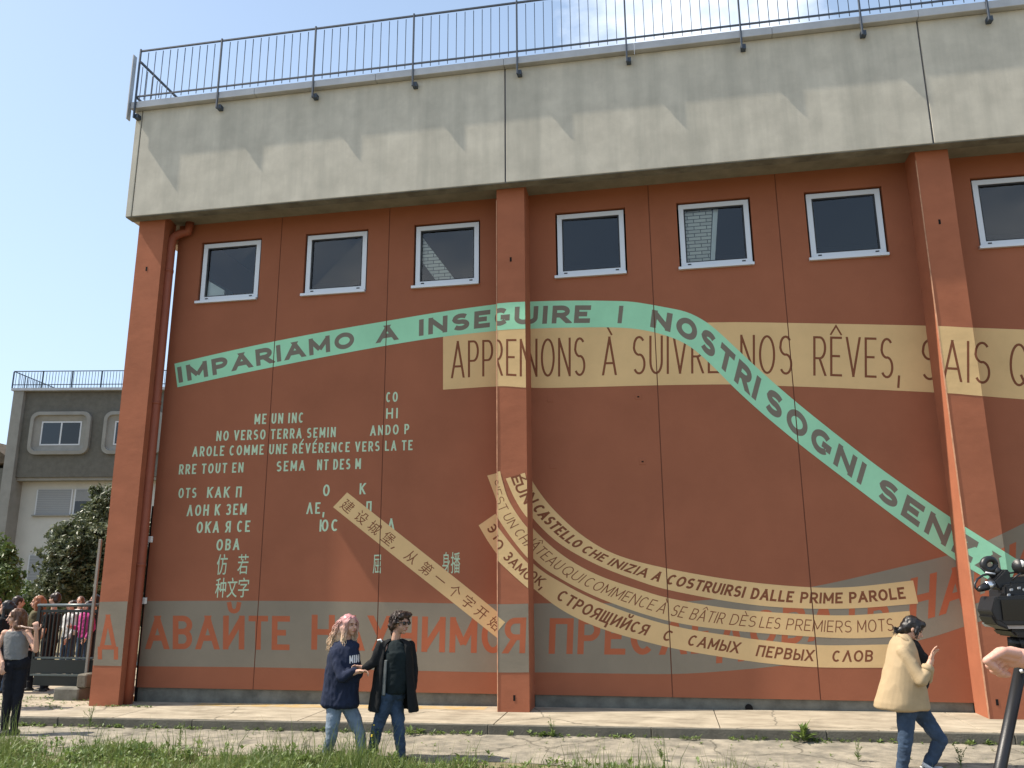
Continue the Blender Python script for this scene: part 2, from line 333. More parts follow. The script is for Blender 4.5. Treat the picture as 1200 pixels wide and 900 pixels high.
# downpipe beside the left pillar
pcx, pcy, pr_ = -4.584*K, -.125*K, .038*K
tubeo('downpipe', [(pcx, pcy, PAVE+GZ(pcx)-.02)] + [(pcx, pcy, z) for z in (1, 3, 5, 7, 7.55)] + [(pcx, pcy+.03, 7.68), (pcx+.08, pcy+.1, 7.78), (pcx+.2, pcy+.15, 7.82), (pcx+.24, pcy+.15, SOF+.02)], pr_, M['trib'], hall, n=20)
for z in (1.9, 4.6, 7.0): tubeo('pipe_clamp', [(pcx, pcy, z), (pcx, pcy, z+.05)], pr_+.006, M['trib'], hall, n=20)
for px, py in ((176, 632), (169, 704)):
    c = atY(px, py, -.05); boxo('cable_box', (c.x-.03, c.x+.03, -.08, -.02, c.z-.05, c.z+.05), M['pale'], hall)
bm = bmesh.new(); box(bm, XL-.03, XL-.006, .0, .05, PAVE-.09, 2.9); bm_obj('corner_strip', bm, M['hole'], hall)
# round hole in plinth
c = atY(877.5, 829.5, .035); bm = bmesh.new(); bmesh.ops.create_cone(bm, cap_ends=True, segments=20, radius1=.052, radius2=.052, depth=.04, matrix=Matrix.Translation((c.x, .02, c.z)) @ Matrix.Rotation(math.pi/2, 4, 'X'))
bm_obj('drain_hole', bm, M['hole'], hall)
# windows
for i, wx in enumerate(WX):
    fw = .078; y0 = .03
    bm = bmesh.new(); x1 = wx+WWd
    for d in ((wx, wx+fw, y0, y0+.07, ZB, ZT), (x1-fw, x1, y0, y0+.07, ZB, ZT), (wx+fw, x1-fw, y0, y0+.07, ZT-fw, ZT), (wx+fw, x1-fw, y0, y0+.07, ZB, ZB+fw)): box(bm, *d)
    win = bm_obj('window', bm, M['alu'], hall)
    bm = bmesh.new(); g = .022
    for d in ((wx+fw, wx+fw+g, y0+.016, y0+.05, ZB+fw, ZT-fw), (x1-fw-g, x1-fw, y0+.016, y0+.05, ZB+fw, ZT-fw), (wx+fw+g, x1-fw-g, y0+.016, y0+.05, ZT-fw-g, ZT-fw), (wx+fw+g, x1-fw-g, y0+.016, y0+.05, ZB+fw, ZB+fw+g)): box(bm, *d)
    child_of(bm_obj('gasket', bm, M['black']), win)
    child_of(me_obj('pane', [(wx+fw, y0+.04, ZB+fw), (x1-fw, y0+.04+random.uniform(-.012, .012), ZB+fw), (x1-fw, y0+.04+random.uniform(-.012, .012), ZT-fw), (wx+fw, y0+.04+random.uniform(-.012, .012), ZT-fw)], [(0, 1, 2, 3)], M['glass']), win)
    bm = bmesh.new(); box(bm, wx-.05, x1+.015, -.055, y0+.01, ZB-.055, ZB-.012); child_of(bm_obj('sill', bm, M['alu']), win)
    for xx in (wx+.1, x1-.16):
        bm = bmesh.new(); box(bm, xx, xx+.055, y0-.005, y0+.001, ZB+.035, ZB+.055); child_of(bm_obj('drain_cap', bm, M['black']), win)
# inner board and panel; the tiled shapes are added to imitate glass reflections
def inner(name, wi, pts, m, y=.30, th=.05):      # pts in unit coordinates of the window
    wx = WX[wi]; P = [(wx+WWd*u, ZB+(ZT-ZB)*v) for u, v in pts]; n = len(P)
    V = [(x, y, z) for x, z in P] + [(x, y+th, z) for x, z in P]
    F_ = [tuple(range(n)), tuple(range(2*n-1, n-1, -1))] + [(i, (i+1) % n, n+(i+1) % n, n+i) for i in range(n)]
    return me_obj(name, V, F_, m, hall)
def tilemat():
    m = bpy.data.materials.new('reflected_pale_tiles'); m.use_nodes = True; t = m.node_tree; b = t.nodes['Principled BSDF']; g = t.nodes.new('ShaderNodeNewGeometry'); mp_ = t.nodes.new('ShaderNodeMapping')
    mp_.inputs['Rotation'].default_value = (math.radians(90), 0, 0); br = t.nodes.new('ShaderNodeTexBrick'); br.inputs['Color1'].default_value = (.70, .68, .60, 1); br.inputs['Color2'].default_value = (.58, .56, .50, 1); br.inputs['Mortar'].default_value = (.10, .10, .09, 1)
    br.inputs['Scale'].default_value = 1; br.inputs['Brick Width'].default_value = .2; br.inputs['Row Height'].default_value = .062; br.inputs['Mortar Size'].default_value = .007
    t.links.new(g.outputs['Position'], mp_.inputs[0]); t.links.new(mp_.outputs[0], br.inputs[0]); t.links.new(br.outputs[0], b.inputs['Base Color']); return m
M['refl_tiles'] = tilemat()
inner('inner_panel', 0, [(.02, .0), (.42, .0), (.42, .22), (.1, .42), (.02, .5)], M['dark'], .30)
inner('inner_board', 0, [(.02, .0), (.37, .0), (.37, .20), (.02, .42)], M['pale'], .12)
inner('reflected_tile_band', 2, [(.38, .0), (.68, .0), (.02, .93), (.02, .52)], M['refl_tiles'], .12)
inner('reflected_tile_wall', 4, [(.0, .0), (.40, .0), (.50, 1.0), (.0, 1.0)], M['refl_tiles'], .12)
inner('reflected_wall_edge', 4, [(.41, .0), (.47, .0), (.585, 1.0), (.515, 1.0)], M['pale'], .135)
# ---- parapet
FB, FT, CT = 3.955*K, 4.987*K, 5.055*K
fx = [-4.896*K, -4.837*K, -1.487*K, 1.741*K, 4.97*K, 5.35*K]
for i, (a, b) in enumerate(zip(fx, fx[1:])):
    bm = bmesh.new(); g = .012 if i else .010
    box(bm, a+(0 if i == 0 else g), b-g, FY, FY+.20, FB, FT, bev=.006); bm_obj('parapet_panel', bm, M['fascia'], hall)
for x in fx[1:-1]: boxo('parapet_joint', (x-.012, x+.012, FY+.03, FY+.12, FB+.01, FT-.005), M['fseam'], hall)
boxo('parapet_side_panel', (fx[0], fx[0]+.18, FY+.203, 24.3, FB, FT), M['fascia'], hall)
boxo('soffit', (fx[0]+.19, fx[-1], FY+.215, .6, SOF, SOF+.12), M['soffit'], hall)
boxo('dark_underside_strip', (fx[0]+.01, fx[-1], FY+.006, FY+.20, FB-.016, FB-.002), M['plinth'], hall)  # dark strip added below the panels to darken the bounce-lit underside
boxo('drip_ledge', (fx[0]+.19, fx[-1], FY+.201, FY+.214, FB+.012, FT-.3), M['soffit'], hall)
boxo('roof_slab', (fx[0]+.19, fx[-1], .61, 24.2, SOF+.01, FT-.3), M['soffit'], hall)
CO = .108   # cap overhang
for i, (a, b) in enumerate(zip(fx[1:], fx[2:])):
    n = 3; w = (b-a)/n
    for k in range(n):
        bm = bmesh.new(); x0 = a+w*k + (-(a-fx[0])-.06 if (i == 0 and k == 0) else 0)
        box(bm, x0, a+w*(k+1)-.004, FY-CO, FY+.26, FT+.002, CT, bev=.006); bm_obj('parapet_cap', bm, M['cap'], hall)
boxo('parapet_cap', (fx[0]-.06, fx[0]+.24, FY+.264, 24.3, FT+.002, CT), M['cap'], hall)
# ---- roof railing
rail = thing('roof_railing', 'blue grey metal railing of thin upright bars along the top of the terracotta hall', 'railing', (fx[0], FY, FT))
RY = FY-.130
posts = [-4.068*K + .8985*K*i for i in range(11)]
ZR, ZR2 = 5.573*K, 5.105*K
for x in [fx[0]+.04] + posts:
    bm = bmesh.new(); box(bm, x-.014, x+.014, RY-.006, RY+.026, FT-.20, ZR+.03, bev=.003); bm_obj('post', bm, M['rail'], rail)
    boxo('bracket', (x-.01, x+.065, RY+.031, FY-.001, FT-.19, FT-.11), M['rail'], rail)
x0, x1 = fx[0]+.04, posts[-1]
allp = [x0]+posts
for a, b in zip(allp, allp[1:]):
    boxo('top_rail', (a+.015, b-.015, RY-.003, RY+.026, ZR-.025, ZR), M['rail'], rail)
    boxo('lower_rail', (a+.015, b-.015, RY-.001, RY+.024, ZR2-.024, ZR2), M['rail'], rail)
def mk_bar(h, y, z0, name='baluster'):
    bm = bmesh.new(); box(bm, -.0052, .0052, -.0052, .0052, 0, h); me = bpy.data.meshes.new(name); bmesh.ops.recalc_face_normals(bm, faces=bm.faces); bm.to_mesh(me); bm.free(); me.materials.append(M['rail']); return me
bar = mk_bar(ZR-.04-(CT+.03), 0, 0)
def place(me, name, loc, parent):
    o = bpy.data.objects.new(name, me); C.objects.link(o); o.parent = parent; o.location = Vector(loc)-parent.location; return o
for a, b in zip(allp, allp[1:]):
    n = round((b-a)/.1497)
    for k in range(1, n): place(bar, 'baluster', (a+(b-a)*k/n, RY+.036, CT+.03), rail)
# return along the left edge
bm = bmesh.new(); box(bm, x0-.016, x0+.016, RY+.04, 12, ZR-.235, ZR-.20); bm_obj('top_rail', bm, M['rail'], rail)
boxo('lower_rail', (x0-.016, x0+.016, RY+.04, 12, ZR2-.03, ZR2), M['rail'], rail)
bar2 = mk_bar(ZR-.24-(CT+.03), 0, 0)
for k in range(1, 60): place(bar2, 'baluster', (x0-.03, RY+.15*k, CT+.03), rail)
for k in range(1, 6): boxo('post', (x0-.06, x0-.03, RY+1.8*k-.05, RY+1.8*k, CT, ZR-.2), M['rail'], rail)
boxo('cover_plate', (fx[0]-.085, fx[0]-.068, RY-.03, RY+.07, FT-.22, ZR-.09), M['plate'], rail)

# ------------------------------------------------------------------ MURAL (paint on wall and pillars; shapes given in the photograph's pixels and laid on their real surfaces)
_gc = {}
def _arc(cx, cy, rx, ry, a0, a1, n=12): return [(cx+rx*math.cos(math.radians(a0+(a1-a0)*k/n)), cy+ry*math.sin(math.radians(a0+(a1-a0)*k/n))) for k in range(n+1)]
_bw = lambda y0, y1, x=.5: [(0, y1), (x, y1)] + _arc(x, (y0+y1)/2, 1-x, (y1-y0)/2, 90, -90) + [(x, y0), (0, y0)]
_mir = lambda S: [[(1-x, y) for x, y in p] for p in S]
_st = [(0, 0), (0, 1)]; _sr = [(1, 0), (1, 1)]
_A = [[(0, 0), (.5, 1)], [(.5, 1), (1, 0)]]
_S = _arc(.5, .76, .47, .24, 35, 180, 8) + _arc(.5, .745, .5, .235, 190, 262, 5) + _arc(.5, .265, .5, .255, 82, 0, 6) + _arc(.5, .25, .5, .25, -10, -148, 9)
_P = [_st, _bw(.44, 1, .52)]; _O = [_arc(.5, .5, .5, .5, 90, 450, 28)]
GL = {'I': (0, [[(0, 0), (0, 1)]]), 'A': (.70, _A+[[(.17, .30), (.83, .30)]]), 'Λ': (.68, _A), 'B': (.56, [_st, _bw(.53, 1, .5), _bw(0, .53, .55)]),
      'C': (.64, [_arc(.5, .5, .5, .5, 48, 312, 20)]), 'D': (.62, [_st, _bw(0, 1, .40)]), 'E': (.50, [_st, [(0, 1), (1, 1)], [(0, .51), (.92, .51)], [(0, 0), (1, 0)]]),
      'G': (.68, [_arc(.5, .5, .5, .5, 48, 318, 20), [(.56, .46), (1, .46), (1, .17)]]), 'H': (.62, [_st, _sr, [(0, .51), (1, .51)]]), 'L': (.48, [_st, [(0, 0), (1, 0)]]),
      'M': (.78, [_st, _sr, [(0, 1), (.5, .18)], [(.5, .18), (1, 1)]]), 'N': (.64, [_st, _sr, [(0, 1), (1, 0)]]), 'O': (.72, _O), 'P': (.54, _P), 'Q': (.72, _O+[[(.62, .26), (1.0, -.04)]]),
      'R': (.56, _P+[[(.48, .44), (1, 0)]]), 'S': (.56, [_S]), 'T': (.56, [[(0, 1), (1, 1)], [(.5, 0), (.5, 1)]]), 'U': (.60, [[(0, 1), (0, .33)]+_arc(.5, .33, .5, .33, 180, 360, 14)+[(1, .33), (1, 1)]]),
      'V': (.66, [[(0, 1), (.5, 0)], [(.5, 0), (1, 1)]]), 'Z': (.54, [[(0, 1), (1, 1)], [(1, 1), (0, 0)], [(0, 0), (1, 0)]]), 'K': (.58, [_st, [(1, 1), (0, .40)], [(.30, .60), (1, 0)]]),
      'Д': (.74, [[(.12, .04), (.5, 1)], [(.5, 1), (.88, .04)], [(0, .03), (1, .03)], [(0, .05), (0, -.12)], [(1, .05), (1, -.12)]]), 'И': (.64, [_st, _sr, [(0, 0), (1, 1)]]),
      'У': (.60, [[(0, 1), (.56, .36)], [(1, 1), (.28, 0)]]), 'Ч': (.58, [[(0, 1), (0, .70)]+_arc(.4, .68, .4, .24, 180, 270, 7)+[(.5, .44), (1, .44)], _sr]), 'Я': (.56, _mir(_P+[[(.48, .44), (1, 0)]])),
      'П': (.60, [_st, _sr, [(0, 1), (1, 1)]]), 'Ь': (.54, [_st, _bw(0, .56, .5)]), 'Ы': (.78, [_st, [(x*.68, y) for x, y in _bw(0, .56, .5)], _sr]), 'Ш': (.80, [_st, _sr, [(.5, 0), (.5, 1)], [(0, 0), (1, 0)]]),
      'Щ': (.82, [_st, [(.93, 0), (.93, 1)], [(.465, 0), (.465, 1)], [(0, 0), (1.03, 0)], [(1.03, .02), (1.03, -.14)]]), 'Ю': (.86, [_st, [(0, .5), (.3, .5)], _arc(.65, .5, .35, .5, 90, 450, 26)]),
      'Э': (.60, _mir([_arc(.5, .5, .5, .5, 48, 312, 20), [(.1, .5), (.8, .5)]])), 'З': (.54, [_arc(.45, .76, .50, .24, 150, -85, 12), _arc(.45, .26, .55, .26, 85, -150, 12), [(.35, .52), (.55, .52)]]), 'Х': (.64, [[(0, 0), (1, 1)], [(0, 1), (1, 0)]]),
      ',': (.06, [[(.6, .06), (0, -.16)]]), "'": (0, [[(0, 1.0), (0, .74)]])}
for a_, b_ in zip('АВЕНОРСТМК', 'ABEHOPCTMK'): GL[a_] = GL[b_]
GL['Л'] = GL['Λ']; GL['Й'] = (.64, GL['И'][1]); AC = {'À': ('A', 'g'), 'È': ('E', 'g'), 'É': ('E', 'a'), 'Ê': ('E', 'c'), 'Â': ('A', 'c'), 'Й': ('Й', 'b')}
def stroke_text(body, gap, t, aspect):
    """sans capitals drawn as strokes of thickness t (cap height 1), letters stretched to fill a line of the given aspect"""
    ch = [(AC[c][0] if c in AC else c, AC[c][1] if c in AC else None) for c in body]
    k = 1.0
    for _ in range(12):
        tot = sum((.26*k if c == ' ' else max(0, GL[c][0]*k-t*.0)+t) for c, _a in ch) + gap*k*(len(ch)-1)
        fix = t*sum(c != ' ' for c, _a in ch); k = min(3, max(.05, k*(aspect-fix)/max(1e-3, tot-fix)))
    V, F_ = [], []; cur = 0; a = t/2
    def poly(P, clip=True):
        if clip:
            for yl, sg in ((0, 1), (1, -1)):
                o = []
                for i in range(len(P)):
                    p, q_ = P[i-1], P[i]; ip, iq = (p[1]-yl)*sg >= -1e-9, (q_[1]-yl)*sg >= -1e-9
                    if ip != iq: f = (yl-p[1])/(q_[1]-p[1]); o.append((p[0]+(q_[0]-p[0])*f, yl))
                    if iq: o.append(q_)
                P = o
                if len(P) < 3: return
        z = .9*((len(F_)*.618) % 1); F_.append(list(range(len(V), len(V)+len(P)))); V.extend((x, y, z) for x, y in P)
    def stroke(P, clip=True, th=None, ext=True):
        h = (th or t)/2;  P = [np.array(p, float) for p in P]; closed = np.linalg.norm(P[0]-P[-1]) < 1e-6
        if not closed and ext:
            d0 = P[0]-P[1]; d0 /= np.linalg.norm(d0); d1 = P[-1]-P[-2]; d1 /= np.linalg.norm(d1)
            if abs(d0[1]) > .1 and (P[0][1] < a+.01 or P[0][1] > 1-a-.01): P[0] = P[0]+d0*h*2.2
            if abs(d1[1]) > .1 and (P[-1][1] < a+.01 or P[-1][1] > 1-a-.01): P[-1] = P[-1]+d1*h*2.2
        n = len(P); N = []
        for i in range(n):
            if closed: d = P[(i+1) % (n-1)]-P[(i-1) % (n-1)] if i not in (0, n-1) else P[1]-P[-2]; e = d/np.linalg.norm(d); N.append(np.array([-e[1], e[0]])*h)
            else:
                if i == 0: e = P[1]-P[0]; e /= np.linalg.norm(e); N.append(np.array([-e[1], e[0]])*h)
                elif i == n-1: e = P[-1]-P[-2]; e /= np.linalg.norm(e); N.append(np.array([-e[1], e[0]])*h)
                else:
                    e0 = P[i]-P[i-1]; e1 = P[i+1]-P[i]; l0, l1 = np.linalg.norm(e0), np.linalg.norm(e1)
                    if l0 < 1e-6 or l1 < 1e-6: N.append(N[-1]); continue
                    n0 = np.array([-e0[1], e0[0]])/l0; n1 = np.array([-e1[1], e1[0]])/l1; m_ = n0+n1; m_ /= max(.3, np.linalg.norm(m_)); N.append(m_*h/max(.5, m_.dot(n0)))
        for i in range(n-1):
            if np.linalg.norm(P[i+1]-P[i]) > 1e-6: poly([tuple(P[i]+N[i]), tuple(P[i+1]+N[i+1]), tuple(P[i+1]-N[i+1]), tuple(P[i]-N[i])], clip)
    for c, ac in ch:
        if c == ' ': cur += .26*k+gap*k; continue
        w0, S = GL[c]; w = w0*k
        for P in S:
            Q_ = []
            for x, y in P:
                yy = a+y*(1-2*a) if 0 <= y <= 1 else y
                Q_.append((cur+a+x*w, yy))
            low = any(y < 0 for x, y in P)
            if w0 and len(P) == 2 and P[0][1] == P[1][1] and c not in 'ZДЩ': # bars end flush
                Q_ = [(x_ + (a if xx == 1 else 0), y_) for (x_, y_), (xx, _y) in zip(Q_, P)]
            if c == 'T' or c == 'Z' or c == 'Т':
                if len(P) == 2 and P[0][1] == P[1][1]: Q_ = [(Q_[0][0]-a, Q_[0][1]), (Q_[1][0]+(0 if c != 'Z' else a), Q_[1][1])]
            stroke(Q_, clip=not low and c not in ",", ext=not (c in 'NИЙMМZ' and len(P) == 2 and P[0][0] != P[1][0]))
        cx_ = cur+a+w/2
        if ac == 'g': stroke([(cx_-.12*min(1, k*1.4), 1.30), (cx_+.06*min(1, k*1.4), 1.08)], False, t*.8)
        if ac == 'a': stroke([(cx_+.14*min(1, k*1.4), 1.30), (cx_-.04*min(1, k*1.4), 1.08)], False, t*.8)
        if ac == 'c': stroke([(cx_-.17*min(1, k*1.4), 1.08), (cx_, 1.27), (cx_+.17*min(1, k*1.4), 1.08)], False, t*.75)
        if ac == 'b': stroke([(cx_+x, 1.26+y) for x, y in _arc(0, 0, .17*k, .13, 180, 360, 8)], False, t*.8)
        cur += w+t+gap*k
    W_ = cur-gap*k
    return [(x/W_, y, z) for x, y, z in V], F_
def glyphs(body, spacing=.16, weight=.16, cjk=False, aspect=4):
    if not cjk: return stroke_text(body, spacing, weight, aspect)
    c = bpy.data.curves.new('t', 'FONT'); c.body = body; c.resolution_u = 3; c.fill_mode = 'BOTH'
    o = bpy.data.objects.new('t', c); C.objects.link(o); dg = bpy.context.evaluated_depsgraph_get()
    me = bpy.data.meshes.new_from_object(o.evaluated_get(dg)); bpy.data.objects.remove(o)
    T0 = [[(me.vertices[i].co.x, me.vertices[i].co.y) for i in p.vertices] for p in me.polygons]; bpy.data.meshes.remove(me)
    xs_ = [v[0] for f in T0 for v in f]; a, b = min(xs_), max(xs_); V, F_ = [], []
    for dx in ((0,) if weight <= 0 else (-weight, weight)):
        for f in T0:
            z = .9*((len(F_)*.618) % 1); F_.append(list(range(len(V), len(V)+len(f)))); V += [((x+dx-a+weight)/(b-a+2*weight), (y+.09)/.935, z) for x, y in f]
    return V, F_
def crom(P, n):
    P = [Vector((*p, 0)) for p in P]; Q = [P[0]*2-P[1]] + P + [P[-1]*2-P[-2]]; o = []
    for i in range(1, len(Q)-2):
        d = (Q[i+1]-Q[i]).length
        for k in range(8):
            t = k/8; o.append(.5*((2*Q[i]) + (Q[i+1]-Q[i-1])*t + (2*Q[i-1]-5*Q[i]+4*Q[i+1]-Q[i+2])*t*t + (3*Q[i]-Q[i-1]-3*Q[i+1]+Q[i+2])*t**3))
    o.append(P[-1]); L_ = [0]
    for a, b in zip(o, o[1:]): L_.append(L_[-1]+(b-a).length)
    s = [l/L_[-1] for l in L_]
    g = np.linspace(0, 1, n); return np.stack([np.interp(g, s, [p.x for p in o]), np.interp(g, s, [p.y for p in o])], 1)
class Ribbon:
    def __init__(s, up, lo, n=160):
        s.U, s.L, s.n = crom(up, n), crom(lo, n), n; s.c = (s.U+s.L)/2; s.g = np.linspace(0, 1, n)
    def pt(s, u, t):
        a = np.array([np.interp(u, s.g, s.U[:, i]) for i in (0, 1)]); b = np.array([np.interp(u, s.g, s.L[:, i]) for i in (0, 1)]); return b+(a-b)*t
    def quad(s):
        V = [(*p, 0) for p in s.L] + [(*p, 0) for p in s.U]; return V, [[i, i+1, s.n+i+1, s.n+i] for i in range(s.n-1)]
    def word(s, body, x0, x1, t0=.2, t1=.8, sp=.16, w=.16, cjk=False, u=False):
        u0, u1 = (x0, x1) if u else (np.interp(x0, s.c[:, 0], s.g), np.interp(x1, s.c[:, 0], s.g))
        ln = sum(np.linalg.norm(s.pt(u0+(u1-u0)*(k+1)/8, .5)-s.pt(u0+(u1-u0)*k/8, .5)) for k in range(8)); um = (u0+u1)/2
        V, F_ = glyphs(body, sp, w, cjk, ln/((t1-t0)*np.linalg.norm(s.pt(um, 1)-s.pt(um, 0))))
        return [(*s.pt(u0+(u1-u0)*a, t0+(t1-t0)*b), k) for a, b, k in V], F_
def flat(body, x0, yb0, x1, yb1, yt0, yt1=None, sp=.34, w=.155, cjk=False):
    """text on a straight baseline, given by pixel corners"""
    V, F_ = glyphs(body, sp, w, cjk, (x1-x0)/(yb0-yt0)); yt1 = yt1 if yt1 is not None else yt0+(yb1-yb0); o = []
    for a, b, k in V:
        x = x0+(x1-x0)*a; yb = yb0+(yb1-yb0)*a; yt = yt0+(yt1-yt0)*a; y = yb+(yt-yb)*b
        x += (x-583)/(y+3650)*(y-yb)     # lean of verticals in perspective
        o.append((x, y, k))
    return o, F_
def clipx(bm, x, keep_right):
    g = bm.verts[:]+bm.edges[:]+bm.faces[:]
    bmesh.ops.bisect_plane(bm, geom=g, plane_co=(x, 0, 0), plane_no=(1, 0, 0), clear_inner=keep_right, clear_outer=not keep_right)
def paint(name, VF, mkey, layer, surfaces='wLMRr', label=None):
    V, F_ = VF
    for sf in surfaces:
        if sf == 'w': Y, sh, ra, mk = 0, 0, [(XL+.004, PIL[1][0]-.001), (PIL[1][1]+.001, PIL[2][0]-.001), (PIL[2][1]+.001, PIL[3][0]-.001)], mkey
        elif sf == 'L': Y, sh, ra, mk = PF-.0025, 0, [(PIL[0][0]+.004, PIL[0][1]-.004)], mkey+'_p'
        elif sf == 'M': Y, sh, ra, mk = PF-.0025, -6, [(PIL[1][0]+.002, PIL[1][1]-.003)], mkey+'_p'
        elif sf == 'R': Y, sh, ra, mk = PF-.0025, 0, [(PIL[2][0]+.002, PIL[2][1]-.003)], mkey+'_p'
        else: continue
        P = [atY(x+sh, y, Y-.0004*(layer+k)) for x, y, k in V]
        X0, X1 = min(p.x for p in P), max(p.x for p in P)
        for (ra0, ra1) in ra:
            if X1 < ra0 or X0 > ra1: continue
            bm = bmesh.new(); vs = [bm.verts.new(p) for p in P]
            for f in F_:
                try: bm.faces.new([vs[i] for i in f])
                except ValueError: pass
            clipx(bm, ra0, True); clipx(bm, ra1, False)
            if sf == 'w':
                for s_ in seams:
                    if ra0 < s_ < ra1 and X0 < s_+SG and X1 > s_-SG:
                        g = bm.verts[:]+bm.edges[:]+bm.faces[:]; bmesh.ops.bisect_plane(bm, geom=g, plane_co=(s_-SG, 0, 0), plane_no=(1, 0, 0))
                        g = bm.verts[:]+bm.edges[:]+bm.faces[:]; bmesh.ops.bisect_plane(bm, geom=g, plane_co=(s_+SG, 0, 0), plane_no=(1, 0, 0))
                        bmesh.ops.delete(bm, geom=[f for f in bm.faces if abs(f.calc_center_median().x-s_) < SG], context='FACES')
            if not bm.faces: bm.free(); continue
            for f in bm.faces:
                f.normal_update()
                if f.normal.y > 0: f.normal_flip()
            me = bpy.data.meshes.new(name); bm.to_mesh(me); bm.free(); me.materials.append(M[mk])
            o = bpy.data.objects.new(name, me); C.objects.link(o); o.parent = hall; o.matrix_parent_inverse = Matrix.Translation(-hall.location)
            if label: o['label'] = label
# grey band
G = Ribbon([(90, 706), (166, 704.5), (297, 704), (440, 705.5), (583, 708), (640, 707), (720, 707), (800, 705), (880, 698), (956.7, 686.7), (1040, 668), (1120, 648), (1165, 630), (1230, 598)],
           [(90, 779.5), (163, 780.8), (300, 782), (440, 785), (583, 788), (640, 788), (720, 789.3), (794, 789.7), (860, 785.5), (923, 779), (1000, 767), (1083, 749), (1140, 731), (1230, 702)])
paint('painted_band', G.quad(), 'grey', 1, label='grey painted band along the foot of the mural')
for b, a, c, t0, t1 in (('Д', 114.5, 138.5, .24, .80), ('АВАЙТЕ', 171, 339.5, .265, .775), ('НАУЧИМСЯ', 365, 622, .28, .80), ('ПРЕСЛЕДОВАТЬ', 643.5, 1042, .27, .785), ('НАШИ', 1066, 1212, .25, .82)):
    paint('lettering', G.word(b, a, c, t0, t1, .16, .165 if b != 'Д' else .12), 'orange', 2)
# French cream band
Fr = Ribbon([(519.2, 386), (600, 383.5), (700, 380), (840, 377.8), (886, 377.8), (1000, 379.8), (1098, 382), (1140, 384), (1250, 388)],
            [(519.2, 456.6), (590, 452.6), (640, 454.6), (770, 451.5), (860, 450.5), (922, 452.5), (1000, 455.4), (1106, 460.5), (1150, 464), (1250, 472)])
paint('painted_band', Fr.quad(), 'cream', 3, label='cream painted band with tall thin letters')
for b, a, c in (('APPRENONS', 528.5, 686), ('À', 705.5, 722.8), ('SUIVRE', 741.5, 843), ('NOS', 867.5, 928.5), ('RÊVES,', 953, 1055.5), ('SAIS', 1080, 1160.5), ('QUI', 1183, 1238)):
    paint('lettering', Fr.word(b, a, c, .18, .80, .20, .058), 'brown', 4)
# green ribbon
Gr = Ribbon([(204.4, 426.2), (262, 412.8), (320.8, 400.2), (387, 387.5), (453.8, 376), (520, 365), (587, 355.9), (625, 353.3), (668, 352.3), (710, 352.5), (742, 353.8), (779, 360), (803, 365.2), (822, 374), (842, 388.8), (886.2, 430), (936, 473.6), (1010.8, 533), (1060.6, 569.5), (1114, 606.3), (1150, 629.3), (1194, 657)],
            [(207.9, 453.9), (264, 441.6), (319, 430.3), (387, 417), (453.8, 404.8), (520, 394.5), (590, 387), (628, 385), (668, 383.9), (722, 383.8), (755, 387), (785, 394.8), (809, 406.5), (833, 427), (860, 454), (894, 485), (943.2, 525.4), (1010.8, 577), (1067.7, 619.7), (1119.5, 656.5), (1140, 668.5), (1180, 692)])
paint('painted_band', Gr.quad(), 'green', 7, label='mint green painted ribbon sweeping across the mural')
for b, a, c in (('IMPARIAMO', 208.5, 415), ('A', 442, 465.5), ('INSEGUIRE', 491, 692), ('I', 724.6, 729.6), ('NOSTRI', 763, 889), ('SOGNI', 898, 1012.5), ('SENZA', 1030, 1178)):
    paint('lettering', Gr.word(b, a, c, .165, .825, .21, .265), 'dgrey', 8)
# three curved cream ribbons
A = Ribbon([(621, 554), (625.5, 566.6), (646.7, 594.9), (681.4, 626.7), (721.8, 649.8), (779.7, 665.7), (860, 679.7), (937.5, 687.5), (995.8, 688), (1070, 680.2)],
           [(598.7, 560.8), (609.4, 584.8), (625, 608), (655.4, 636.8), (698.7, 661.4), (745, 679.6), (785.4, 691.7), (860, 705.7), (922.9, 712.2), (995.8, 713.1), (1076, 707.3)])
B = Ribbon([(592, 552), (595, 564.6), (603.6, 589), (625, 619.5), (658.3, 649.8), (698.7, 673), (747.9, 690.3), (788.3, 701.8), (860, 713.6), (937.5, 719.5), (995.8, 721), (1066, 716)],
           [(571, 557.3), (580, 581), (590.6, 609), (625, 654.5), (658, 678.7), (704.5, 701.8), (762.3, 722), (808.6, 732.6), (860, 739), (923, 744.3), (995.8, 748), (1070, 745.4)])
Cc = Ribbon([(580.8, 602), (589.7, 618), (625, 660.5), (661, 684.5), (704.5, 706), (762, 726.4), (808.6, 737.5), (860, 745.5), (893.7, 750.1), (960.8, 756), (1050, 755)],
            [(560.9, 615.7), (573, 636), (589, 656.6), (625, 689.5), (661, 716.3), (704.5, 736.5), (762, 753.4), (808.6, 763.5), (860, 772), (908, 778.4), (966.6, 782.2), (1050, 782.5)])
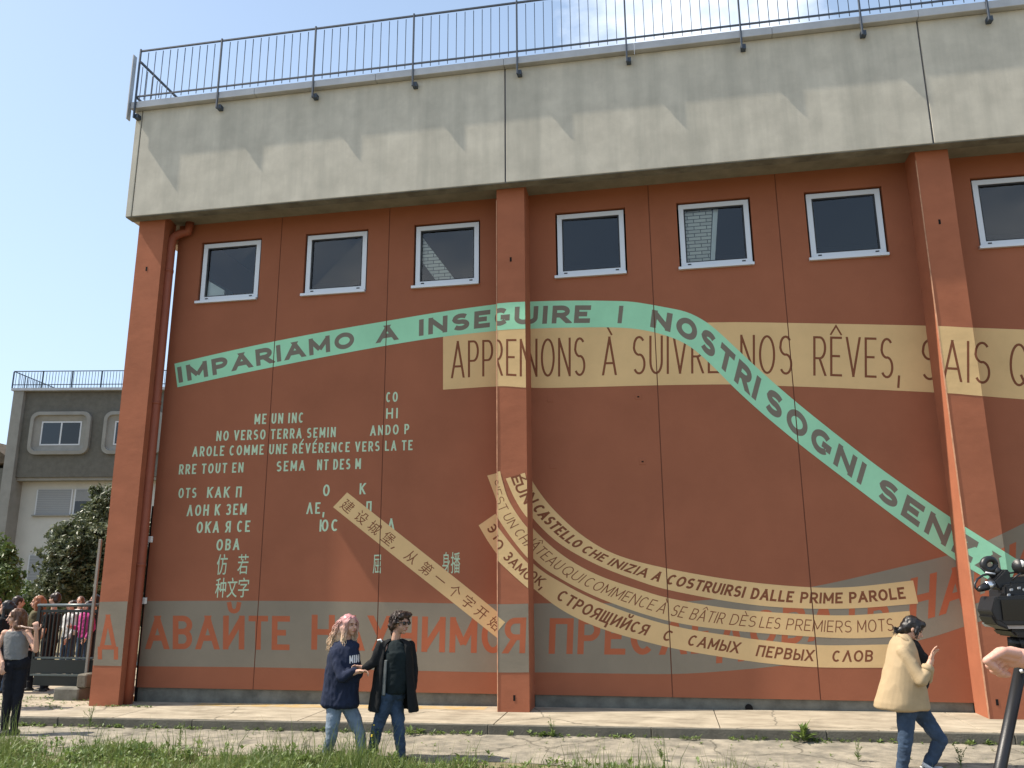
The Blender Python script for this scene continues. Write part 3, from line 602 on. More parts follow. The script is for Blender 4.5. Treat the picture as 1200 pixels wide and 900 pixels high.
for R_, ws, sp, w, t0, t1 in ((A, (('É', 607, 613.5), ('UN', 613.5, 626), ('CASTELLO', 629, 680), ('CHE', 684.5, 709.5), ('INIZIA', 715, 759.5), ('A', 766, 774.8), ('COSTRUIRSI', 782.5, 873), ('DALLE', 880.6, 930), ('PRIME', 938, 987.6), ('PAROLE', 995, 1060.5)), .15, .20, .25, .77),
                              (B, (("C'EST", 583.5, 597), ('UN', 599.5, 609), ('CHÂTEAU', 612.5, 658), ('QUI', 661, 683), ('COMMENCE', 687, 767.5), ('À', 772, 781), ('SE', 788, 803), ('BÂTIR', 810, 849), ('DÈS', 856.4, 886), ('LES', 890.8, 914.7), ('PREMIERS', 922, 998), ('MOTS', 1004.6, 1047)), .17, .085, .25, .77),
                              (Cc, (('ЭТО', 574, 593), ('ЗАМОК,', 599, 639), ('СТРОЯЩИЙСЯ', 655, 759.4), ('С', 778, 788), ('САМЫХ', 807, 866.7), ('ПЕРВЫХ', 887, 953.5), ('СΛОВ', 975.4, 1023)), .18, .17, .26, .77)):
    paint('painted_band', R_.quad(), 'cream', 5, label='curved cream painted ribbon in the lower right of the mural')
    for b, a, c in ws: paint('lettering', R_.word(b, a, c, t0, t1, sp, w), 'brown', 6)
# straight ribbon with Chinese characters
D = Ribbon([(406.8, 577), (470, 625), (531, 674), (592, 729.3)], [(390.3, 594.3), (455, 645), (520, 697), (582.5, 747.5)])
D = Ribbon([(406.8, 577), (470, 627), (535, 678.5), (598, 729.3)], [(390.3, 594.3), (453, 644.5), (518, 696), (582.5, 747.5)])
paint('painted_band', D.quad(), 'cream', 5, surfaces='wM', label='straight cream painted ribbon with Chinese characters')
chs = '建设城堡，从第一个字开始'
cx_ = [165, 222, 274, 330, 362, 424, 484, 540, 600, 655, 708, 762]
for ch, cxp in zip(chs, cx_):
    px = 360+cxp/3.46; s0 = np.interp(px, D.c[:, 0], D.g); hw = .028 if ch != '，' else .008
    paint('lettering', D.word(ch, s0-hw, s0+hw, .17, .80, 0, 0, cjk=ch not in '，', u=True) if ch != '，' else D.word(',', s0-hw, s0+hw, .3, .75, .1, .12, u=True), 'brown', 6, surfaces='wM')
# poem block
q = lambda x, y: (190+x/3.214, 440+y/3.214)
def T(body, x0, x1, b0, b1, t0, sp=.36, w=.155, cjk=False):
    (X0, Y0), (X1, Y1), T0 = q(x0, b0), q(x1, b1), 440+t0/3.214
    paint('lettering', flat(body, X0, Y0, X1, Y1, T0, T0+(Y1-Y0), sp, w, cjk), 'lgreen', 4, surfaces='w')
for a in (('CO', 843, 887, 101, 99, 63), ('HI', 843, 887, 163, 161, 124), ('ME UN INC', 347, 532, 184, 178, 145), ('NO VERSO TERRA SEMIN', 203, 653, 247, 232, 209), ('ANDO P', 783, 930, 227, 220, 189),
          ('AROLE COMME UNE RÉVÉRENCE VERS LA TE', 113, 943, 306, 281, 268), ('RRE TOUT EN', 62, 305, 373, 365, 335), ('SEMA', 430, 537, 362, 358, 323), ('NT DES M', 583, 748, 357, 352, 317),
          ('OTS', 60, 128, 462, 461, 424), ('КАК П', 168, 298, 461, 459, 420), ('О', 605, 630, 455, 454, 411), ('К', 743, 765, 448, 447, 406), ('ΛОН К ЗЕМ', 92, 317, 530, 524, 488), ('ΛЕ,', 543, 612, 522, 520, 479), ('П', 768, 788, 516, 515, 474),
          ('ОКА Я СЕ', 128, 330, 594, 589, 551), ('ЮС', 592, 663, 588, 586, 543), ('Λ', 850, 874, 582, 581, 539), ('ОВА', 203, 290, 660, 657, 617)): T(*a)
for a in (('仿', 203, 243, 752, 751, 673), ('若', 282, 322, 750, 749, 673), ('种', 198, 238, 838, 837, 762), ('文', 242, 280, 838, 837, 762), ('字', 284, 324, 837, 836, 762), ('屈', 793, 823, 747, 746, 671)): T(*a, w=.008, cjk=True)
for ch, a, b in (('身', 546, 578), ('播', 582, 620)): paint('lettering', flat(ch, 360+a/3.46, 540+457/3.46, 360+b/3.46, 540+457/3.46, 540+370/3.46, cjk=True, w=.008), 'lgreen', 4, surfaces='w')

# ------------------------------------------------------------------ BACKGROUND: grey building, trees
def frame_thing(name, label, cat, D, px, py=676, group=None):
    P = atD(px, py, D); o = thing(name, label, cat, (P.x, P.y, 0), group); o.rotation_euler.z = YAW; return o
def L2(o, D, px, py, dd=0):
    P = atD(px, py, D+dd) - Vector((o.location.x, o.location.y, 0)); return P.dot(RH), P.z
def lobj(name, bm, m, par, smooth=False, kind=None):
    bmesh.ops.recalc_face_normals(bm, faces=bm.faces); me = bpy.data.meshes.new(name); bm.to_mesh(me); bm.free(); me.materials.append(m)
    if smooth: me.polygons.foreach_set('use_smooth', [True]*len(me.polygons))
    o = bpy.data.objects.new(name, me); C.objects.link(o); o.parent = par
    if kind: o['kind'] = kind
    return o
def lbox(name, d, m, par, bev=0):
    bm = bmesh.new(); box(bm, *d, bev=bev); return lobj(name, bm, m, par)
D0 = 42
gb = frame_thing('grey_building', 'grey roughcast building with round cornered window surrounds and railing on its roof, at left', 'building', D0, 18)
X = lambda px, py: L2(gb, D0, px, py)[0]
Z = lambda py, px=60: L2(gb, D0, px, py)[1]
gx0, gx1 = X(30, 470), X(272, 470); zt, zm = Z(459), Z(559)
W1 = [(X(48, 508), X(95, 508), Z(522), Z(494))]
dxw = X(135, 508) - X(49, 508)
W1 += [(a+dxw, b+dxw, c, d) for a, b, c, d in W1] + [(a+2*dxw, b+2*dxw, c, d) for a, b, c, d in W1]
lbox('upper_wall', (gx0, gx1, 0.0, .5, zm, zt), M['bwall'], gb)
lbox('lower_wall', (gx0-.1, gx1, .7, 9, -.5, zm-.01), M['bpale'], gb)
lbox('floor_slab', (gx0, gx1, .12, .69, zm-.16, zm-.005), M['bconc'], gb)
lbox('corner_pier', (X(18, 470), gx0-.01, -.25, 9, -.5, zt), M['bconc'], gb)
lbox('roof_edge', (X(17, 460), gx1, -.32, 9, zt+.002, zt+.14), M['cap'], gb)
def rrect(cx, cz, w, h, r, n=5):
    o = []
    for sx_, sz_, a0 in ((1, 1, 0), (-1, 1, 90), (-1, -1, 180), (1, -1, 270)):
        for k in range(n+1):
            a = math.radians(a0+90*k/n); o.append((cx+sx_*(w/2-r)+r*math.cos(a), cz+sz_*(h/2-r)+r*math.sin(a)))
    return o
M['gframe'] = mat('white_window_frame', (.55, .56, .56), .5)
M['bglass'] = glassmat('far_glass', (.25, .28, .32), 1)
M['curtain'] = mat('curtain', (.45, .45, .44), .9)
for a, b, c, d in W1:
    cx, cz = (a+b)/2, (c+d)/2; w, h = (b-a)*1.50, (d-c)*1.78
    bm = bmesh.new(); LO = []
    for ww, hh, rr, y in ((w, h, .42, -.01), (w, h, .42, -.20), (w-.36, h-.36, .30, -.22), (w-.40, h-.40, .28, -.10)):
        LO.append([bm.verts.new((x, y, z)) for x, z in rrect(cx, cz, ww, hh, rr)])
    rc = [(max(a, min(b, x)), max(c, min(d, z))) for x, z in rrect(cx, cz, (b-a)*1.15, (d-c)*1.15, .01)]
    LO.append([bm.verts.new((x, -.012, z)) for x, z in rc])
    for r0, r1 in zip(LO, LO[1:]):
        n = len(r0)
        for k in range(n):
            try: bm.faces.new((r0[k], r0[(k+1) % n], r1[(k+1) % n], r1[k]))
            except ValueError: pass
    lobj('window_surround', bm, M['bconc'], gb)
    bm = bmesh.new(); t = .07
    for q_ in ((a, a+t, -.03, -.013, c, d), (b-t, b, -.03, -.013, c, d), (a+t, b-t, -.03, -.013, d-t, d), (a+t, b-t, -.03, -.013, c, c+t), (cx-.04, cx+.04, -.03, -.013, c+t, d-t)): box(bm, *q_)
    wn_ = lobj('window', bm, M['gframe'], gb)
    for x0_, x1_ in ((a+t, cx-.04), (cx+.04, b-t)):
        bm = bmesh.new(); box(bm, x0_, x1_, -.018, -.013, c+t, d-t); lobj('pane', bm, M['gloss'] if x0_ > cx else M['bglass'], wn_)
for (pl, pr__, pt, pb) in ((35, 78, 572, 602), (80, 112, 572, 602), (25, 50, 650, 700), (128, 170, 572, 602)):
    a, b, c, d = X(pl, pt), X(pr__, pt), Z(pb), Z(pt)
    bm = bmesh.new(); box(bm, a, b, .66, .695, c, d); w_ = lobj('window', bm, M['gframe'], gb)
    bm = bmesh.new(); n = 14; cc = c + ((d-c)*.55 if pl == 80 else 0)
    for k in range(n): box(bm, a+.08, b-.08, .635+.006*(k % 2), .655, cc+(d-cc)*k/n, cc+(d-cc)*(k+1)/n-.01)
    lobj('shutter', bm, M['shutter'], w_)
    if pl == 80: bm = bmesh.new(); box(bm, a+.08, b-.08, .645, .655, c+.05, cc-.02); lobj('pane', bm, M['gloss'], w_)
    bm = bmesh.new(); box(bm, a-.08, b+.08, .55, .69, c-.08, c-.005); lobj('sill', bm, M['bconc'], w_)
rf = frame_thing('roof_railing', 'thin distant metal railing on the roof of the grey building', 'railing', D0, 18)
rx0, rx1, rz0, rz1 = X(18, 455), X(272, 455), zt+.14, Z(437)
for a in np.arange(rx0, rx1, 1.55): lbox('post', (a-.03, a+.03, -.30, -.25, rz0, rz1), M['rail'], rf)
lbox('top_rail', (rx0, rx1, -.30, -.26, rz1, rz1+.045), M['rail'], rf); lbox('lower_rail', (rx0, rx1, -.29, -.26, rz0+.16, rz0+.2), M['rail'], rf)
bm = bmesh.new(); box(bm, -.01, .01, -.01, .01, 0, rz1-rz0-.02); bmesh.ops.recalc_face_normals(bm, faces=bm.faces); bmf = bpy.data.meshes.new('baluster'); bm.to_mesh(bmf); bm.free(); bmf.materials.append(M['rail'])
for a in np.arange(rx0+.14, rx1, .16):
    o = bpy.data.objects.new('baluster', bmf); C.objects.link(o); o.parent = rf; o.location = (a, -.28, rz0)
for y in np.arange(.3, 8, .16):
    o = bpy.data.objects.new('baluster', bmf); C.objects.link(o); o.parent = rf; o.location = (rx0, y, rz0)
lbox('side_rail', (rx0-.02, rx0+.02, -.25, 8, rz1-.0, rz1+.045), M['rail'], rf)
# far house at the very left
fh = frame_thing('far_house', 'dark roofed house at the very edge, behind the grey building', 'house', 60, 0)
xa, za = L2(fh, 60, -60, 548)[0], L2(fh, 60, 0, 548)[1]
xb, zb = L2(fh, 60, 12, 548)[0], L2(fh, 60, 0, 530)[1]
lbox('wall', (xa, xb, .3, 8, -.5, za), M['bwall'], fh)
bm = bmesh.new(); xm = L2(fh, 60, -22, 540)[0]
vs = [bm.verts.new(p) for p in ((xa-.3, 0, za), (xb+.2, 0, za+.4), (xm, 0, zb+1.0), (xa-.3, 9, za), (xb+.2, 9, za+.4), (xm, 9, zb+1.0))]
for f in ((0, 1, 2), (3, 5, 4), (0, 2, 5, 3), (1, 4, 5, 2), (0, 3, 4, 1)): bm.faces.new([vs[i] for i in f])
lobj('roof', bm, M['bark'], fh)
# foliage
def leaves(name, balls, n, size, m, parent, seed=1, kind='stuff', up=.3):
    rs = np.random.RandomState(seed); V = np.zeros((n*4, 3)); vol = np.array([b[1]**2 for b in balls]); pk = rs.choice(len(balls), n, p=vol/vol.sum())
    for i in range(n):
        c, r = balls[pk[i]]; d = rs.normal(size=3); d /= np.linalg.norm(d); rad = r*(rs.uniform(.55, 1.0)**.6)
        nz = noise.noise(Vector(d*2.3) + Vector(c)*1.7); rad *= 1+.8*nz
        p = np.array(c)+d*rad*np.array([1, 1, .95]); nn = d*.5+rs.normal(size=3)*.7+np.array([0, 0, up]); nn /= np.linalg.norm(nn)
        a = np.cross(nn, rs.normal(size=3)); a /= np.linalg.norm(a); b = np.cross(nn, a); s = size*rs.uniform(.6, 1.3)
        V[i*4:i*4+4] = (p-a*s, p+b*s*.42+nn*s*.12, p+a*s, p-b*s*.42+nn*s*.12)
    F_ = [(4*i, 4*i+1, 4*i+2, 4*i+3) for i in range(n)]
    return me_obj(name, V, F_, m, parent, kind=kind)
def tree(label, D, balls, n, size, m, trunk, seed, name='tree', cat='tree', group=None):
    B = [(tuple(atD(x, y, D+dd)), r*D/F) for x, y, r, dd in balls]; tp = atD(trunk[0], 676, D); base = Vector((tp.x, tp.y, -.4))
    t = thing(name, label, cat, base, group)
    bm = bmesh.new(); r0 = trunk[1]
    top = Vector(B[0][0]); tube(bm, [base, base.lerp(top, .35)+Vector((.1, 0, 0)), base.lerp(top, .7), top], [r0, r0*.8, r0*.55, r0*.3], 8)
    for c, r in B[1:]:
        s = base.lerp(top, random.uniform(.3, .7)); tube(bm, [s, s.lerp(Vector(c), .6)+Vector((0, 0, .1)), Vector(c)+Vector((0, 0, r*.5))], [r0*.45, r0*.3, r0*.12], 6)
    bm_obj('trunk', bm, M['bark'], t, smooth=True)
    leaves('crown', B, n, size, m, t, seed)
tree('big glossy silvery green shrub tree in front of the grey building', 23, [(98, 640, 30, 0), (118, 605, 24, .5), (128, 640, 34, 0), (75, 655, 24, -.5), (88, 680, 30, -.4), (118, 688, 38, 0), (62, 690, 20, -.8), (132, 590, 20, .6), (150, 640, 40, .5), (112, 576, 7, .4), (100, 615, 15, .2), (74, 625, 13, 0), (160, 700, 40, 1)], 30000, .075, M['leaf_dark'], (110, .13), 3)
tree('light green leafy tree at the left edge of the photo, beside the grey building', 19, [(2, 662, 17, 0), (-14, 650, 22, .3), (12, 680, 15, -.2), (-8, 690, 26, 0), (-40, 660, 34, .5), (9, 645, 8, 0)], 9000, .06, M['leaf_mid'], (-6, .08), 5)
tree('low green bush behind the heads of the crowd at left', 25, [(30, 702, 20, 0), (52, 700, 20, .3), (8, 712, 20, 0), (74, 712, 22, .2), (100, 716, 24, .2), (-20, 712, 26, .3)], 9000, .065, M['leaf_mid'], (38, .06), 9, name='bush', cat='bush')

# grey post beside left pillar
a = atY(119.5, 632, .35); tag(boxo('concrete_post', (a.x-.028, a.x+.022, .3, .34, -.4, a.z), M['bconc'], bev=.006), 'slim pale grey upright standing against the left edge of the left pillar', 'post')
# ------------------------------------------------------------------ dark green ramp with railing
RYP = .42
rp = thing('ramp_railing', 'dark green metal ramp with barred railing in front of the crowd, left of the pillar', 'railing', (-10.5, RYP, -.3))
def pz(px, py, Y=RYP): return atY(px, py, Y)
l, r_ = pz(47.8, 709).x, pz(128, 709).x
def hz(py): return pz(80, py).z
tubeo('handrail', [(l-.05, RYP, hz(709.5)), (r_, RYP, hz(709))], .028, M['railtop'], rp)
boxo('upper_rail', (l+.03, r_, RYP-.02, RYP+.02, hz(717.5), hz(714.5)), M['dgreen'], rp)
boxo('lower_rail', (l, r_, RYP-.03, RYP+.03, hz(772), hz(770)), M['railtop'], rp)
for k in range(17):
    x = l+.06+(r_-l-.1)*k/16; boxo('baluster', (x-.010, x+.010, RYP-.01, RYP+.01, hz(770), hz(717.4)), M['dgreen'], rp)
boxo('post', (l-.03, l+.03, RYP-.03, RYP+.03, hz(792), hz(710)), M['dgreen'], rp)
boxo('side_beam', (pz(42, 780).x, r_, RYP-.06, RYP-.02, hz(789), hz(773)), M['dgreen'], rp)
boxo('side_beam', (pz(44, 796).x, r_-.25, RYP-.10, RYP-.065, hz(803), hz(791.5)), M['dgreen'], rp)
boxo('beam_flange', (pz(42, 790).x, r_-.2, RYP-.14, RYP-.02, hz(791.3), hz(789.6)), M['railtop'], rp)
boxo('deck', (pz(42, 790).x, r_, RYP-.02, RYP+1.5, hz(789), hz(786)), M['dgreen'], rp)
boxo('leg', (pz(33, 815).x, pz(37.5, 815).x, RYP-.4, RYP-.32, -.4, hz(800)), M['dgreen'], rp)
boxo('handrail_end', (pz(36, 709).x, l-.05, RYP-.02, RYP+.02, hz(800), hz(799)), M['dgreen'], rp)
cb = thing('concrete_block', 'rough grey concrete blocks under the ramp, against the left pillar', 'block', (-9.9, .2, -.3))
a0, a1 = pz(72, 812, .25).x, pz(101, 812, .25).x
boxo('lower_block', (a0, a1, .05, .6, -.4, pz(80, 806, .1).z), M['plinth'], cb, bev=.02)
boxo('upper_block', (pz(95, 800, .2).x, a1+.1, .08, .5, pz(80, 806, .1).z+.002, pz(98, 790, .1).z), M['kerb'], cb, bev=.02)

# ------------------------------------------------------------------ PEOPLE
def ellm(bm, c, rad, R_=None, sub=2):
    Mx = Matrix.Translation(c) @ ((R_.to_4x4() if R_ else Matrix.Identity(4)) @ Matrix.Diagonal((*rad, 1)))
    bmesh.ops.create_icosphere(bm, subdivisions=sub, radius=1, matrix=Mx)
def capm(bm, a, b, ra, rb, n=12):
    a, b = Vector(a), Vector(b); d = b-a
    if d.length < 1e-5: return ellm(bm, a, (ra,)*3)
    t = d.normalized(); pts, rr = [], []
    for k in range(4): th = math.pi/2*(1-k/3.0); pts.append(a-t*ra*math.sin(th)); rr.append(max(ra*math.cos(th), .0004))
    pts.append(a.lerp(b, .5)); rr.append((ra+rb)/2)
    for k in range(4): th = math.pi/2*k/3.0; pts.append(b+t*rb*math.sin(th)); rr.append(max(rb*math.cos(th), .0004))
    tube(bm, pts, rr, n)
def ringm(bm, rings, a0=0, a1=360, th=None, n=32):
    """rings: (centre, a-vector, b-vector); closed loft, or an open shell of thickness th between two angles"""
    full = abs(a1-a0) >= 359.9; m = n if full else n+1; R1 = []
    for c, a, b in rings:
        R1.append([Vector(c)+a*math.cos(math.radians(a0+(a1-a0)*k/n))+b*math.sin(math.radians(a0+(a1-a0)*k/n)) for k in range(m)])
    O = [[bm.verts.new(p) for p in r] for r in R1]
    if full:
        for r0, r1 in zip(O, O[1:]):
            for k in range(m): bm.faces.new((r0[k], r0[(k+1) % m], r1[(k+1) % m], r1[k]))
        bm.faces.new(O[0]); bm.faces.new(O[-1]); return
    I = []
    for (c, a, b), r in zip(rings, R1):
        la, lb = max(.01, a.length-th)/a.length, max(.01, b.length-th)/b.length
        I.append([bm.verts.new(Vector(c)+a*la*math.cos(math.radians(a0+(a1-a0)*k/n))+b*lb*math.sin(math.radians(a0+(a1-a0)*k/n))) for k in range(m)])
    for i in range(len(O)-1):
        for k in range(m-1):
            bm.faces.new((O[i][k], O[i][k+1], O[i+1][k+1], O[i+1][k])); bm.faces.new((I[i][k], I[i+1][k], I[i+1][k+1], I[i][k+1]))
        for k in (0, m-1): bm.faces.new((O[i][k], I[i][k], I[i+1][k], O[i+1][k]))
    for i in (0, len(O)-1):
        for k in range(m-1): bm.faces.new((O[i][k], O[i][k+1], I[i][k+1], I[i][k]))
def blob(name, prims, vox, m, parent, smooth=4, disp=None, fac=.5):
    bm = bmesh.new()
    for p in prims:
        if p[0] == 'c': capm(bm, *p[1:])
        elif p[0] == 'e': ellm(bm, *p[1:])
        elif p[0] == 'r': ringm(bm, p[1], *p[2:])
    bmesh.ops.recalc_face_normals(bm, faces=bm.faces)
    me = bpy.data.meshes.new('t'); bm.to_mesh(me); bm.free(); o = bpy.data.objects.new('t', me); C.objects.link(o)
    r = o.modifiers.new('r', 'REMESH'); r.mode = 'VOXEL'; r.voxel_size = vox; r.use_smooth_shade = True
    s = o.modifiers.new('s', 'SMOOTH'); s.iterations = smooth; s.factor = fac
    dg = bpy.context.evaluated_depsgraph_get(); me2 = bpy.data.meshes.new_from_object(o.evaluated_get(dg)); bpy.data.objects.remove(o); bpy.data.meshes.remove(me)
    if disp:
        amp, sc = disp[0], disp[1]; st = disp[2] if len(disp) > 2 else (1, 1, 1)
        co = [(v.co.copy(), v.normal.copy()) for v in me2.vertices]
        for v, (c_, n_) in zip(me2.vertices, co):
            q_ = Vector((c_.x*st[0], c_.y*st[1], c_.z*st[2]))*sc
            v.co = c_ + n_*amp*(noise.noise(q_) + .5*(1-abs(noise.noise(q_*2.1+Vector((5, 3, 1)))*2.2)))
    me2.name = name; me2.materials.clear(); me2.materials.append(m); me2.polygons.foreach_set('use_smooth', [True]*len(me2.polygons))
    o = bpy.data.objects.new(name, me2); C.objects.link(o)
    if parent: o.parent = parent; o.matrix_parent_inverse = Matrix.Translation(-parent.location)
    return o
def skinmat(name, col): 
    m = mat(name, col, .5, var=.06, vscale=20, spec=.35); b = m.node_tree.nodes['Principled BSDF']; b.inputs['Subsurface Weight'].default_value = .12; b.inputs['Subsurface Radius'].default_value = (.03, .012, .006); return m
M['skin'] = skinmat('skin_light', (.56, .33, .235)); M['skin2'] = skinmat('skin_tan', (.46, .27, .19))
M['lip'] = mat('lips', (.42, .14, .12), .4); M['eye'] = mat('eye_dark', (.03, .022, .018), .25, spec=.6); M['white'] = mat('white_cloth', (.75, .74, .72), .8)
M['navy'] = fabric('navy_sweatshirt', (.018, .024, .048)); M['blk'] = fabric('black_cloth', (.012, .013, .014)); M['blk2'] = fabric('black_tee', (.010, .016, .018))
M['denim_l'] = fabric('light_denim', (.18, .225, .28), .2, vs=7); M['denim'] = fabric('mid_denim', (.042, .066, .108), .3, vs=7); M['denim_d'] = fabric('dark_denim', (.03, .05, .085), .3, vs=6)
M['beige'] = fabric('beige_jacket', (.40, .30, .18), .05, .75, .0012); M['greyT'] = fabric('grey_rib_top', (.19, .19, .19)); M['blkp'] = fabric('black_trousers', (.012, .013, .018))
M['lining'] = fabric('grey_lining', (.10, .11, .11)); M['shoe'] = mat('dark_shoe', (.02, .02, .02), .6); M['shoew'] = mat('white_shoe', (.6, .6, .58), .6)
def hairmat(name, c, c2=None, z0=0, z1=1):
    m = mat(name, c, .42, var=.25, vscale=60, spec=.45, bump=.002, bscale=90, stretch=(1, 1, .12)); 
    if c2:
        t = m.node_tree; b = t.nodes['Principled BSDF']; g = t.nodes.new('ShaderNodeNewGeometry'); s = t.nodes.new('ShaderNodeSeparateXYZ'); r = t.nodes.new('ShaderNodeMapRange'); r.inputs[1].default_value = z0; r.inputs[2].default_value = z1
        x = t.nodes.new('ShaderNodeMix'); x.data_type = 'RGBA'; x.inputs[6].default_value = (*c2, 1); x.inputs[7].default_value = (*c, 1)
        t.links.new(g.outputs[0], s.inputs[0]); t.links.new(s.outputs[2], r.inputs[0]); t.links.new(r.outputs[0], x.inputs[0])
        old = b.inputs['Base Color'].links[0].from_socket; mm = t.nodes.new('ShaderNodeMix'); mm.data_type = 'RGBA'; mm.blend_type = 'MULTIPLY'; mm.inputs[0].default_value = .35
        t.links.new(x.outputs[2], mm.inputs[6]); n = t.nodes.new('ShaderNodeTexNoise'); n.inputs['Scale'].default_value = 70; t.links.new(n.outputs[0], mm.inputs[7]); t.links.new(mm.outputs[2], b.inputs['Base Color'])
    return m
M['h_dark'] = hairmat('dark_brown_hair', (.035, .02, .014)); M['h_black'] = hairmat('black_hair', (.012, .010, .010)); M['h_auburn'] = hairmat('auburn_hair', (.12, .055, .028)); M['h_ginger'] = hairmat('ginger_hair', (.26, .10, .04))
def basis(fwd, up):
    f = Vector(fwd).normalized(); u = Vector(up); u = (u - f*u.dot(f)).normalized(); s = f.cross(u).normalized()
    return s, f, u
def head_prims(c, fwd, up, k=1.0):
    s, f, u = basis(fwd, up); c = Vector(c); Rm = Matrix((s, f, u)).transposed()
    P = lambda a, b, d: c + s*a*k + f*b*k + u*d*k
    e = lambda a, b, d, r: ('e', P(a, b, d), tuple(x*k for x in r), Rm)
    pr = [e(0, -.008, .032, (.075, .094, .084)), e(0, .024, -.030, (.058, .066, .078)), e(0, .058, -.086, (.024, .022, .022)), e(.034, .052, -.032, (.026, .026, .034)), e(-.034, .052, -.032, (.026, .026, .034)),
          ('c', P(0, .084, .012), P(0, .110, -.026), .008*k, .0135*k), e(0, .101, -.030, (.016, .012, .009)), ('c', P(-.032, .083, .026), P(.032, .083, .026), .009*k, .009*k),
          e(.077, -.008, -.012, (.009, .019, .030)), e(-.077, -.008, -.012, (.009, .019, .030)), ('c', P(-.018, .088, -.058), P(.018, .088, -.058), .008*k, .008*k)]
    return pr, P, Rm
def hand_prims(w, d, n, k=1.0, curl=.5, thumb=1):
    t_, d, n = Vector(d).cross(Vector(n)).normalized(), Vector(d).normalized(), Vector(n).normalized(); w = Vector(w); Rm = Matrix((t_, n, d)).transposed()
    pr = [('e', w+d*.048*k, (.040*k, .016*k, .052*k), Rm), ('c', w-d*.02*k, w+d*.03*k, .024*k, .026*k)]
    for i, (o, L_) in enumerate(((-.031, .070), (-.0105, .080), (.0105, .075), (.031, .058))):
        p = w+d*.088*k+t_*o*k; a = .15
        for j, fr in enumerate((.45, .3, .25)):
            a2 = a + curl*(.9 if j else .6)*(1+.12*i); q_ = p + (d*math.cos(a2)+n*math.sin(a2)+t_*o*.6)*L_*fr*k; pr.append(('c', p, q_, (.0088-.0008*j)*k, (.008-.0008*j)*k)); p = q_; a = a2
    p = w+d*.03*k-t_*.034*k*thumb; q_ = p+(d*.55-t_*.7*thumb+n*.25).normalized()*.038*k; z_ = q_+(d*.9-t_*.2*thumb+n*.35).normalized()*.032*k
    pr += [('c', p, q_, .012*k, .0105*k), ('c', q_, z_, .0105*k, .009*k)]
    return pr
def shoe(name, ank, fwd, m, parent, gz=None, k=1.0):
    f = Vector((fwd[0], fwd[1], 0)).normalized(); a = Vector(ank); z = gz if gz is not None else a.z-.07
    b = Vector((a.x, a.y, z+.03)); blob(name, [('c', b-f*.05, b+f*.13*k, .036, .034), ('c', b+f*.02, a, .042, .044), ('e', b+f*.16*k-Vector((0, 0, .006)), (.045, .045, .026), None)], .010, m, parent)
def face_parts(P, Rm, k, t, eyes=True, mouth=True, brow=None):
    if eyes:
        for sg in (-1, 1):
            bm = bmesh.new(); ellm(bm, P(.031*sg, .083, .006), (.013*k, .006*k, .006*k), Rm); bm_obj('eye', bm, M['eye'], t, True)
            bm = bmesh.new(); tube(bm, [P(.048*sg, .080, .024), P(.032*sg, .092, .030), P(.014*sg, .090, .026)], [.002*k, .0035*k, .0025*k], 6); bm_obj('eyebrow', bm, brow or M['h_dark'], t, True)
    if mouth:
        bm = bmesh.new(); tube(bm, [P(-.024, .084, -.056), P(-.008, .096, -.0535), P(.008, .096, -.0535), P(.024, .084, -.056)], [.002, .0045, .0045, .002], 6); tube(bm, [P(-.02, .086, -.060), P(0, .097, -.064), P(.02, .086, -.060)], [.002, .0055, .002], 6); bm_obj('lips', bm, M['lip'], t, True)
def strands(name, starts, m, parent, rad=.006, n=9, wave=.012, freq=26):
    bm = bmesh.new()
    for (a, mids, b) in starts:
        P_ = [Vector(a)]+[Vector(x) for x in mids]+[Vector(b)]; pts = []; ph = random.uniform(0, 6.3); ph2 = random.uniform(0, 6.3)
        for i in range(n+1):
            t = i/n*(len(P_)-1); j = min(int(t), len(P_)-2); p = P_[j].lerp(P_[j+1], t-j); w = wave*min(1, i/3); L_ = (P_[0]-p).length
            pts.append(p+Vector((math.sin(L_*freq+ph)*w, math.cos(L_*freq+ph2)*w, 0)))
        tube(bm, pts, [rad*(1-.5*i/n) for i in range(n+1)], 5)
    return bm_obj(name, bm, m, parent, True, kind='stuff')
def rows(Y0, rs_, dy=0):
    """cross sections from pixel rows (y, xleft, xright, half depth[, depth offset])"""
    o = []
    for r in rs_:
        y, xl, xr, dp = r[:4]; off = r[4] if len(r) > 4 else 0
        c = atY((xl+xr)/2, y, Y0+dy+off); w = (atY(xr, y, Y0+dy+off)-atY(xl, y, Y0+dy+off)).length/2; o.append((c, Vector((w, 0, 0)), Vector((0, dp, 0))))
    return o
from mathutils.bvhtree import BVHTree
def decal(name, VF, target, m, parent, off=.003):
    V, F_ = VF; me = target.data; T_ = target.matrix_parent_inverse
    bv = BVHTree.FromPolygons([v.co for v in me.vertices], [tuple(p.vertices) for p in me.polygons]); P = []
    for v in V:
        d = ray(v[0], v[1]).normalized(); h = bv.ray_cast(CAM, d)
        if h[0] is None: return None
        P.append(h[0]-d*off)
    return me_obj(name, P, F_, m, parent)
def disc(cx, cy, rx, ry, n=14): return [(cx+rx*math.cos(6.283*k/n)*random.uniform(.8, 1.15), cy+ry*math.sin(6.283*k/n)*random.uniform(.8, 1.15)) for k in range(n)], [tuple(range(n))]

